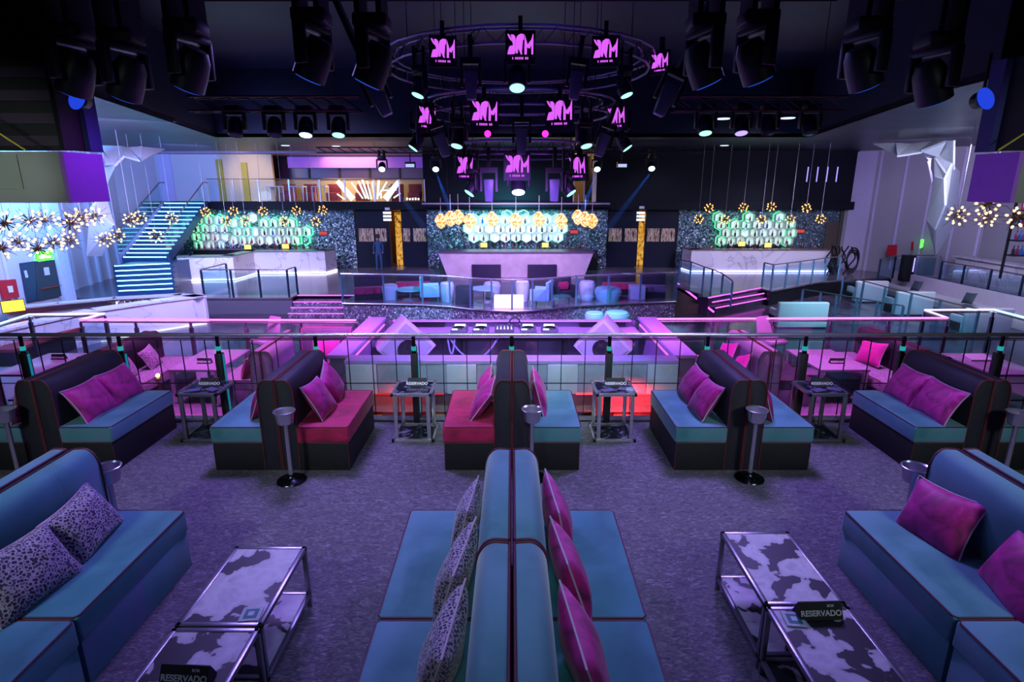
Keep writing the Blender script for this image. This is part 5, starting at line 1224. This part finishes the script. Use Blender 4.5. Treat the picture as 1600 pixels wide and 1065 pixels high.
def truss(a, b, label, w=.26, group='lighting trusses', mat=None, barm=None):
    a, b = Vector(a), Vector(b); d = b - a; L = d.length; n = max(2, round(L / .4)); u = d.normalized(); s = Vector((-u.y, u.x, 0)) * w / 2
    t = thing('lighting_truss', label, 'truss', (a + b) / 2, group=group); c = t.location
    off4 = [s + Vector((0, 0, w / 2)), -s + Vector((0, 0, w / 2)), s - Vector((0, 0, w / 2)), -s - Vector((0, 0, w / 2))]
    m = MB()
    for o in off4: m.tube([a + o - c, b + o - c], .022, 6)
    m.build('chords', mat or HEADM, t)
    m = MB()
    for k in range(n):
        p, q = a + d * k / n, a + d * (k + 1) / n
        for i, j in ((0, 2), (1, 3), (0, 1), (2, 3)): m.tube([p + off4[i] - c, q + off4[j] - c], .010, 5)
    m.build('lacing', barm or mat or HEADM, t)
    for k in (.15, .85):
        p = a + d * k - c; MB().tube([p + Vector((0, 0, w / 2)), p + Vector((0, 0, 6.6 - a.z))], .008, 5).build('hanger', BLACKM, t)
    return t
truss((-6.6, 5.6, 4.55), (6.6, 5.6, 4.55), 'front black lighting truss spanning the top of the view')
truss((-6.4, 12.3, 4.32), (-3.0, 12.3, 4.32), 'black lighting truss with four heads at upper left')
truss((3.2, 12.3, 4.32), (6.6, 12.3, 4.32), 'black lighting truss with four heads at upper right')
truss((-7.6, 23.6, 4.1), (7.4, 23.6, 4.1), 'long far truss carrying the blue beam lights', w=.2)
truss((-4.0, 8.2, 5.2), (4.2, 8.2, 5.2), 'blue-lit truss above the top row of screens')
GB = 'big dark stage lights on the front truss'
BLUEL = glow('deep blue lens', (.03, .10, .75), .7)
for i, (x, y) in enumerate(((120, 115), (200, 122), (300, 108), (492, 92), (585, 100), (1097, 100), (1178, 95), (1347, 105), (1455, 128))):
    p = at(x, y, 5.6); moving_head(p, ((-.5 if x < 800 else .5), .15, -1), 1.15, BLUEL, f'big dark stage light on the front truss, {ORD[i]} from left', GB, top=4.50)
GR = 'stage lights on the side trusses'
lit = {478: LENSB, 529: LENS, 1102: LENS, 1158: glow('violet ring lens', (.35, .25, 1), 2)}
OFFL = pbr('unlit lens', (.03, .035, .06), .1)
for i, x in enumerate((368, 429, 478, 529)): moving_head(at(x, 198, 12.3), (0, -.35, -1), 1.15, lit.get(x, OFFL), f'stage light on the upper left truss, {ORD[i]} from left', GR, top=4.28)
for i, x in enumerate((1102, 1158, 1200, 1265)): moving_head(at(x, 195, 12.3), (0, -.35, -1), 1.15, lit.get(x, OFFL), f'stage light on the upper right truss, {ORD[i]} from left', GR, top=4.28)
# three tiers of curved truss with screens
VIO = pbr('violet-lit tube', (.25, .20, .42), .3, .5)
def ring(cx, cy, z, r, label, n=28):
    t = thing('curved_truss', label, 'truss', (cx, cy, z), group='curved trusses over the booth')
    for nm, rr, zz, rad in (('outer_chord', r, .11, .022), ('inner_chord', r - .22, .11, .018), ('lower_chord', r - .1, -.11, .022)):
        MB().tube([(rr * math.cos(2 * PI * i / n), rr * math.sin(2 * PI * i / n), zz) for i in range(n)], rad, 6, closed=True).build(nm, VIO, t)
    m = MB(); zz = []
    for i in range(n):
        a, b, c = (2 * PI * (i + q) / n for q in (0, .33, .66))
        zz += [(r * math.cos(a), r * math.sin(a), .11), ((r - .1) * math.cos(b), (r - .1) * math.sin(b), -.11), ((r - .22) * math.cos(c), (r - .22) * math.sin(c), .11), ((r - .1) * math.cos(c), (r - .1) * math.sin(c), -.11)]
    m.tube(zz, .009, 5, closed=True)
    m.build('lacing', HEADM, t)
    for k in range(4):
        a = PI / 4 + k * PI / 2; MB().tube([(r * math.cos(a), r * math.sin(a), .1), (r * math.cos(a), r * math.sin(a), 6.6 - z)], .008, 5).build('hanger', BLACKM, t)
CX, CY_ = .12, 12.0
def ring_y(px, py, r):
    Y = 10.
    for _ in range(12):
        X = at(px, py, Y).x - CX; Y = CY_ - math.sqrt(max(.05, r * r - X * X))
    return Y
TIER = {'top': (4.95, 2.45), 'mid': (4.18, 1.75), 'low': (3.42, 1.25)}
ring(CX, CY_, 4.95, 2.55, 'largest curved violet-lit truss, top tier over the booth')
ring(CX, CY_, 4.18, 1.85, 'middle curved violet-lit truss over the booth')
ring(CX, CY_, 3.42, 1.35, 'smallest curved violet-lit truss, lowest tier over the booth')
LET = [  # broken block letters, unit square, y down
    [(.0, .0), (.07, .03), (.15, .20), (.19, .38), (.11, .30), (.04, .15)],
    [(.13, .04), (.24, .04), (.31, .16), (.315, .80), (.28, .98), (0, 1.0), (.03, .80), (.08, .60), (.22, .55), (.22, .44), (.20, .22)],
    [(.32, .95), (.32, .30), (.38, .10), (.50, .0), (.62, .02), (.64, .04), (.64, .30), (.56, .26), (.48, .34), (.45, .58), (.56, .90), (.58, 1.0), (.52, 1.0), (.42, .70), (.40, .95)],
    [(.66, .03), (.78, .52), (.92, .28), (.98, .0), (1.0, .04), (1.0, 1.0), (.93, 1.0), (.92, .55), (.86, .72), (.76, .66), (.75, 1.0), (.66, 1.0)]]
PANS = pbr('screen black', (.02, .02, .03), .3)
def screen(px, py, Y, w, label, yaw=0., tilt=.12):
    p = at(px, py, Y); t = thing('led_screen', label, 'screen', p, group='screens on the curved trusses')
    t.rotation_euler = (tilt, 0, yaw)
    h = w * .98
    MB().box(-w / 2 - .02, w / 2 + .02, 0, .05, -h / 2 - .03, h / 2 + .03).build('panel', PANS, t)
    for pl in LET:
        # split concave outlines into a triangulated face set
        me = [( (u - .5) * w * .96, h * .46 - v * h * .70) for u, v in pl]
        bm = bmesh.new(); vs = [bm.verts.new((x, -.006, z)) for x, z in me]; f = bm.faces.new(vs)
        bmesh.ops.triangulate(bm, faces=[f]); m_ = bpy.data.meshes.new('glowing_letter'); bm.to_mesh(m_); bm.free(); m_.materials.append(SCRM)
        o = bpy.data.objects.new('glowing_letter', m_); COL.objects.link(o); o.parent = t
    m = MB()
    x = -.30
    for k, ww in enumerate((.035, 0, .04, .05, .045, .04, .05, 0, .05, .045)):
        if ww: m.box((x) * w, (x + ww) * w, -.008, -.004, -h * .41, -h * .33)
        x += (ww or .03) + .02
    m.build('small_lettering', SCRM, t)
    MB().box(-.03, .03, .04, .13, -.05, .42).build('hanging_bracket', BLACKM, t)
SC = [(692, 80, 9.9, .38, 'top row, leftmost', .22), (813, 74, 9.55, .40, 'top row, centre', 0), (946, 80, 9.8, .38, 'top row, second from right', -.22), (1031, 98, 10.3, .34, 'top row, rightmost', -.75),
      (667, 184, 10.9, .40, 'middle row, leftmost', .85), (757, 178, 10.3, .44, 'middle row, second from left', .22), (874, 177, 10.3, .44, 'middle row, second from right', -.25), (963, 184, 10.9, .40, 'middle row, rightmost', -.85),
      (726, 262, 11.3, .42, 'lowest row, left', .9), (808, 260, 10.75, .43, 'lowest row, centre', 0), (902, 262, 11.3, .42, 'lowest row, right', -.9)]
for x, y, Y, w, nm, yw in SC: screen(x, y, ring_y(x, y, TIER[nm[:3]][1] + .18), w, f'small black screen with broken magenta letters, {nm}', yw)
MH = [(657, 136, 10.6, (-.35, -.25, -1), LENS, 'top tier, left'), (808, 122, 9.6, (0, -.45, -1), LENS, 'top tier, centre'), (975, 136, 10.6, (.35, -.25, -1), LENS, 'top tier, right'),
      (652, 222, 11.5, (-.7, -.25, -1), LENS, 'middle tier, far left'), (716, 216, 10.6, (-.2, -.35, -1), LENS, 'middle tier, left'), (914, 216, 10.6, (.2, -.35, -1), LENS, 'middle tier, right'), (974, 222, 11.5, (.7, -.25, -1), LENS, 'middle tier, far right'),
      (740, 292, 11.4, (-.7, -.35, -1), LENS, 'lowest tier, left'), (810, 287, 10.7, (0, -.5, -1), LENSB, 'lowest tier, centre'), (886, 292, 11.4, (.7, -.35, -1), LENS, 'lowest tier, right')]
for x, y, Y, aim, ln, nm in MH: moving_head(at(x, y, ring_y(x, y, TIER[nm[:3]][1])), aim, .95 if 'centre' not in nm else 1.1, ln, f'lit stage light on the curved truss, {nm}', 'lit stage lights over the booth', top=TIER[nm[:3]][0] - .05)
PARM = pbr('grey blue fixture', (.12, .15, .22), .4)
def bar_light(px, py, Y, label, tilt=0., top=None):
    t = thing('profile_light', label, 'stage light', at(px, py, Y), group='hanging profile lights')
    MB().hexa([(-.07, -.07, -.26), (.07, -.07, -.26), (.07, .07, -.26), (-.07, .07, -.26)], [(-.10, -.10, .14), (.10, -.10, .14), (.10, .10, .14), (-.10, .10, .14)]).build('body', PARM, t, bevel=.02)
    for s in (-1, 1): MB().box(s * .14 - .02, s * .14 + .02, -.05, .05, -.08, .28).build('yoke_arm', HEADM, t)
    MB().box(-.16, .16, -.06, .06, .25, .34).build('base', BLACK, t)
    if top: MB().box(-.03, .03, -.12, .12, .33, top - t.location.z).build('hanging_clamp', BLACKM, t)
    t.rotation_euler = (0, tilt, 0)
for x, y, Y, nm, tl in ((736, 128, 10.2, 'top tier, left', 0), (900, 128, 10.2, 'top tier, right', .12), (815, 216, 10.6, 'middle tier, centre', 0), (764, 292, 11.2, 'lowest tier, left', 0), (866, 292, 11.2, 'lowest tier, right', 0), (690, 222, 11.2, 'middle tier, left', -.3), (942, 222, 11.2, 'middle tier, right', .3), (592, 150, 9.0, 'upper left of the screens', -.4), (1042, 150, 9.0, 'upper right of the screens', .4)):
    bar_light(x, y, ring_y(x, y, TIER[nm[:3]][1]) if nm[:3] in TIER else 8.2, f'grey hanging profile light, {nm}', tl, TIER[nm[:3]][0] if nm[:3] in TIER else 5.2)
for x, nm in ((762, 'left'), (852, 'right')):
    tag(MB().ball(at(x, 209, 11), .06, 10, 6).build('magenta_lamp', glow('hot magenta lamp', (1, .02, .5), 3)), f'small hot magenta lamp on the middle truss, {nm}', 'lamp')
for x, y, nm in ((597, 268, 'first'), (681, 268, 'second'), (933, 268, 'third'), (1018, 267, 'fourth')):
    d = {597: (.55, .3, -1), 681: (.35, .25, -1), 933: (-.35, .25, -1), 1018: (-.6, .3, -1)}[x]
    moving_head(at(x, y - 8, 23.6), (d[0] * .25, -1.2, -1), 1.15, LENSB, f'blue white beam light on the far truss, {nm} from left', 'beam lights on the far truss', top=4.10)
for x, nm in ((641, 'left'), (972, 'right')):
    p = at(x, 257, 23.5); t = thing('flood_light', f'small pale flood light on the far truss, {nm}', 'flood light', p)
    MB().box(-.2, .2, -.08, .08, -.12, .10).build('housing', HEADM, t); MB().box(-.17, .17, -.09, -.08, -.10, .02).build('lens', glow('pale flood', (.5, .6, .95), 1.0), t)
    MB().box(-.02, .02, -.02, .02, .1, 4.02 - p.z).build('hanging_clamp', BLACKM, t)
# ceiling pipes and cables of the rig seen in the dark
for i, (a, b) in enumerate((((-6, 4.6, 4.9), (6, 4.4, 4.9)), ((-5, 7.2, 5.4), (5.2, 7.2, 5.4)), ((-6.4, 10, 5.6), (6.4, 10, 5.6)))):
    tag(MB().tube([a, b], .035, 8).build('ceiling_pipe', HEADM), f'long dark pipe crossing under the upper ceiling, {ORD[i]} from the camera', 'pipe')
for i, (x, y) in enumerate(((446, 227), (525, 228), (1132, 227), (1231, 184), (1130, 185))):
    p = atz(x, y, ZC); tag(MB().lathe([(.001, -.02), (.16, -.02), (.18, 0), (.001, 0)], 16, Matrix.Translation((p.x, p.y, ZC))).build('downlight', glow('cool downlight', (.6, .75, 1), 1.6)), f'flat white downlight in the streaked ceiling, {ORD[i]} from left', 'ceiling light', 'downlights in the streaked ceiling')

# ================================================================ LIGHTS
def lamp(kind, loc, col, e, size=.3, tgt=None, angle=60, blend=.6, name=None):
    d = bpy.data.lights.new(name or kind.lower() + '_lamp', kind); d.energy = e; d.color = col
    if kind == 'SPOT': d.spot_size = math.radians(angle); d.spot_blend = blend; d.shadow_soft_size = size
    elif kind == 'AREA': d.shape = 'DISK'; d.size = size
    else: d.shadow_soft_size = size
    o = bpy.data.objects.new(d.name, d); COL.objects.link(o); o.location = loc
    if tgt is not None: o.rotation_euler = (Vector(tgt) - Vector(loc)).to_track_quat('-Z', 'Y').to_euler()
    return o
VB = (.36, .25, 1.0)
# front terrace : blue violet washes from the rig, neutral light from the room behind
lamp('SPOT', (-2.4, 6.5, 3.9), VB, 760, .5, (-2.2, 4.4, 0), 110, 1)
lamp('SPOT', (2.4, 6.5, 3.9), VB, 760, .5, (2.2, 4.4, 0), 110, 1)
lamp('SPOT', (0, 3.6, 4.3), (.30, .50, 1), 75, .5, (0, 3.0, 0), 100, 1)
lamp('SPOT', (-4.5, -1, 4.2), (.70, .84, .86), 640, .5, (-3, 5.9, .2), 54, 1)
lamp('SPOT', (4.5, -1, 4.2), (.70, .84, .86), 640, .5, (3, 5.9, .2), 54, 1)
lamp('SPOT', (0, -1.2, 4.2), (.70, .84, .86), 420, .5, (0, 5.9, .2), 46, 1)
lamp('SPOT', (-5.6, 3.0, 4.2), (.34, .48, 1), 45, .4, (-3.0, 3.4, .4), 70, 1)
lamp('SPOT', (5.6, 3.0, 4.2), (.40, .52, 1), 75, .4, (3.0, 3.4, .4), 70, 1)
# lower terrace and booth : magenta and violet
for x in (-4.2, 4.2): lamp('SPOT', (x, 9.2, 4.2), (1, .18, .90), 1500, .4, (x * 1.02, 9.7, -.6), 75, .8)
for x in (-7.3, 7.3): lamp('SPOT', (x * .9, 10.6, 4.2), (.9, .24, 1), 1000, .4, (x * .95, 9.6, -.6), 70, .8)
lamp('SPOT', (0, 8.4, 3.0), (.40, .14, 1), 2400, .3, (0, 10.3, .2), 120, .8)
lamp('SPOT', (0, 4.0, 4.5), (.66, .84, 1), 900, .4, (0, 8.0, .1), 52, .8)
lamp('AREA', (1.7, 7.80, -.30), (1, .03, .05), 26, .4, (1.7, 8.3, -.6))
lamp('AREA', (-1.7, 7.80, -.30), (1, .06, .06), 2.5, .4, (-1.7, 8.3, -.6))
# dance floor, round platform
lamp('SPOT', (0, 15.0, 4.2), (.46, .18, 1), 4200, .4, (0, 19.8, -1.6), 100, .8)
lamp('SPOT', (-6, 14.0, 4.2), (.50, .25, 1), 1500, .4, (-9, 19.5, -1.9), 60, .8)
lamp('SPOT', (-2.6, 15.0, 4.2), (.05, .75, 1), 2600, .3, (-3.0, 20.3, -1.0), 24, .7)
lamp('SPOT', (2.6, 15.0, 4.2), (.05, .75, 1), 2800, .3, (3.1, 19.2, -1.4), 22, .7)
lamp('SPOT', (0, 15.0, 4.2), (1, .65, 1), 1200, .3, (-.1, 19.2, -1.6), 14, .7)
lamp('SPOT', (5.0, 15.0, 4.2), (.25, .9, 1), 9000, .2, (5.5, 18.9, -1.93), 9, .6)
lamp('SPOT', (0, 16.5, 4.2), (.55, .45, 1), 2600, .4, (0, 24, -1.2), 80, .8)
# back bars
lamp('SPOT', (0, 20.5, 4.2), (1, .62, .90), 1500, .6, (0, 26.2, -.9), 60, .8)
lamp('SPOT', (-11.5, 21.0, 4.2), (.84, .72, 1), 2600, .6, (-11.5, 26.5, -1), 75, .8)
lamp('SPOT', (11.5, 20.5, 4.2), (.70, .62, 1), 2600, .6, (11.5, 26.5, -1), 75, .8)
lamp('SPOT', (0, 26.8, 1.9), (.12, .80, .95), 750, .3, (0, 29.6, .2), 150, .8)
for x in (-6.6, 7.0): lamp('SPOT', (x, 25.5, 4.0), (.5, .6, .95), 240, .4, (x, 29.4, -.2), 90, .8)
for x in (-13.0, 12.5): lamp('SPOT', (x, 27.2, 2.2), (.40, .55, .75), 60, .3, (x, 29.6, .6), 140, .8)
# left wall, bar and stairs
lamp('AREA', (-12.8, 12.5, 4.1), (.22, .36, 1), 330, 2.5, (-15.9, 17, 0))
lamp('AREA', (-9.8, 15.5, 4.2), (.46, .42, 1), 1500, 2.5, (-12.0, 18.4, -1.4))
lamp('AREA', (-14.6, 18.6, 4.1), (.06, .34, 1), 800, 2, (-17.3, 22.5, 1))
lamp('AREA', (-13.5, 25.0, 4.2), (.34, .36, 1), 260, 2, (-17, 28.5, 2.5))
# right wall and lounge
lamp('AREA', (15.0, 21.8, 4.2), (.56, .44, 1), 220, 2.5, (18.6, 27, .5))
lamp('AREA', (16.3, 14.5, 4.2), (.42, .42, 1), 300, 2.5, (19.8, 21, .3))
lamp('AREA', (13.0, 17.5, 4.2), (.66, .66, 1), 520, 2.5, (14.0, 21.0, -1.6))
lamp('SPOT', (9.5, 14.5, 4.2), (.10, .7, 1), 2200, .4, (11.6, 18.5, -1.2), 55, .8)
# gallery interior
lamp('AREA', (-8.5, 31.3, 4.25), (1, .70, .38), 320, 3, (-8.5, 31.6, 2))
lamp('SPOT', (-13.2, 27.6, 3.9), (1, .72, .40), 260, .3, (-13.3, 30.6, 3.1), 62, .7)  # spot added in front of the gallery to warm its beige wall
lamp('POINT', (3.4, 31.5, 4.0), (1, .6, .3), 60, .3)
for x in (wx(618), wx(1003)): lamp('POINT', (x, YB + 1.4, 1.2), (1, .5, .15), 30, .2)
# coffer and ceiling: blue upward lamps added to tint them
lamp('AREA', (0, 8.5, 5.4), (.03, .06, 1), 240, 5, (0, 8.5, 6.6))
lamp('AREA', (-12, 17, .5), (.16, .42, 1), 120, 4, (-12, 18, 4.4))
lamp('AREA', (12, 17, .5), (.16, .42, 1), 70, 4, (12, 18, 4.4))
for s in (-1, 1):
    lamp('SPOT', (s * 4.5, 8.8, 3.9), (.45, .08, 1), 120 if s < 0 else 30, .3, (s * 6.0, 8.4, 2.8), 60, .8)
    lamp('SPOT', (s * 6.0, 1.0, 3.6), (.85, 1, .92), 900 if s < 0 else 600, .4, (s * 7.2, 8.0, 2.85), 24, .6)  # spots added to brighten the grey box fronts
# beams through the haze
def beam(a, b, r0, r1, label):
    a, b = Vector(a), Vector(b); d = b - a; L = d.length
    m, nt, out = _new('haze ' + label[:20])
    v = nt.nodes.new('ShaderNodeVolumeScatter'); v.inputs['Color'].default_value = (.35, .6, 1, 1); v.inputs['Density'].default_value = .09; v.inputs['Anisotropy'].default_value = .0
    nt.links.new(v.outputs[0], out.inputs['Volume'])
    M = Matrix.Translation(a) @ d.to_track_quat('Z', 'Y').to_matrix().to_4x4()
    o = MB().lathe([(r0, 0), (r1, L)], 16, M).build('haze_beam', m, smooth=True)
    tag(o, label, 'light beam', 'blue light beams in the haze', 'stuff')
    lamp('SPOT', a - d.normalized() * .02, (.05, .28, 1), 2600, .03, b, 2 * math.degrees(math.atan(r1 / L)) + .6, .3)
beam(at(598, 268, 23.2), at(668, 362, 27.5), .03, .20, 'blue light beam falling across the left passage')
beam(at(681, 268, 23.2), at(712, 350, 25.5), .03, .18, 'blue light beam falling on the left pendants')
beam(at(933, 268, 23.2), at(904, 345, 25.5), .03, .18, 'blue light beam falling on the right pendants')
beam(at(1018, 268, 23.2), at(948, 360, 27.5), .03, .20, 'blue light beam falling across the right passage')

w = bpy.data.worlds.new('world'); S.world = w; w.use_nodes = True
w.node_tree.nodes['Background'].inputs[0].default_value = (.16, .14, .34, 1); w.node_tree.nodes['Background'].inputs[1].default_value = .045
cy = S.cycles
cy.use_denoising = True; cy.max_bounces = 7; cy.diffuse_bounces = 3; cy.glossy_bounces = 3; cy.transparent_max_bounces = 24; cy.sample_clamp_indirect = 4; cy.sample_clamp_direct = 12
cy.volume_bounces = 0; cy.caustics_reflective = False; cy.caustics_refractive = False
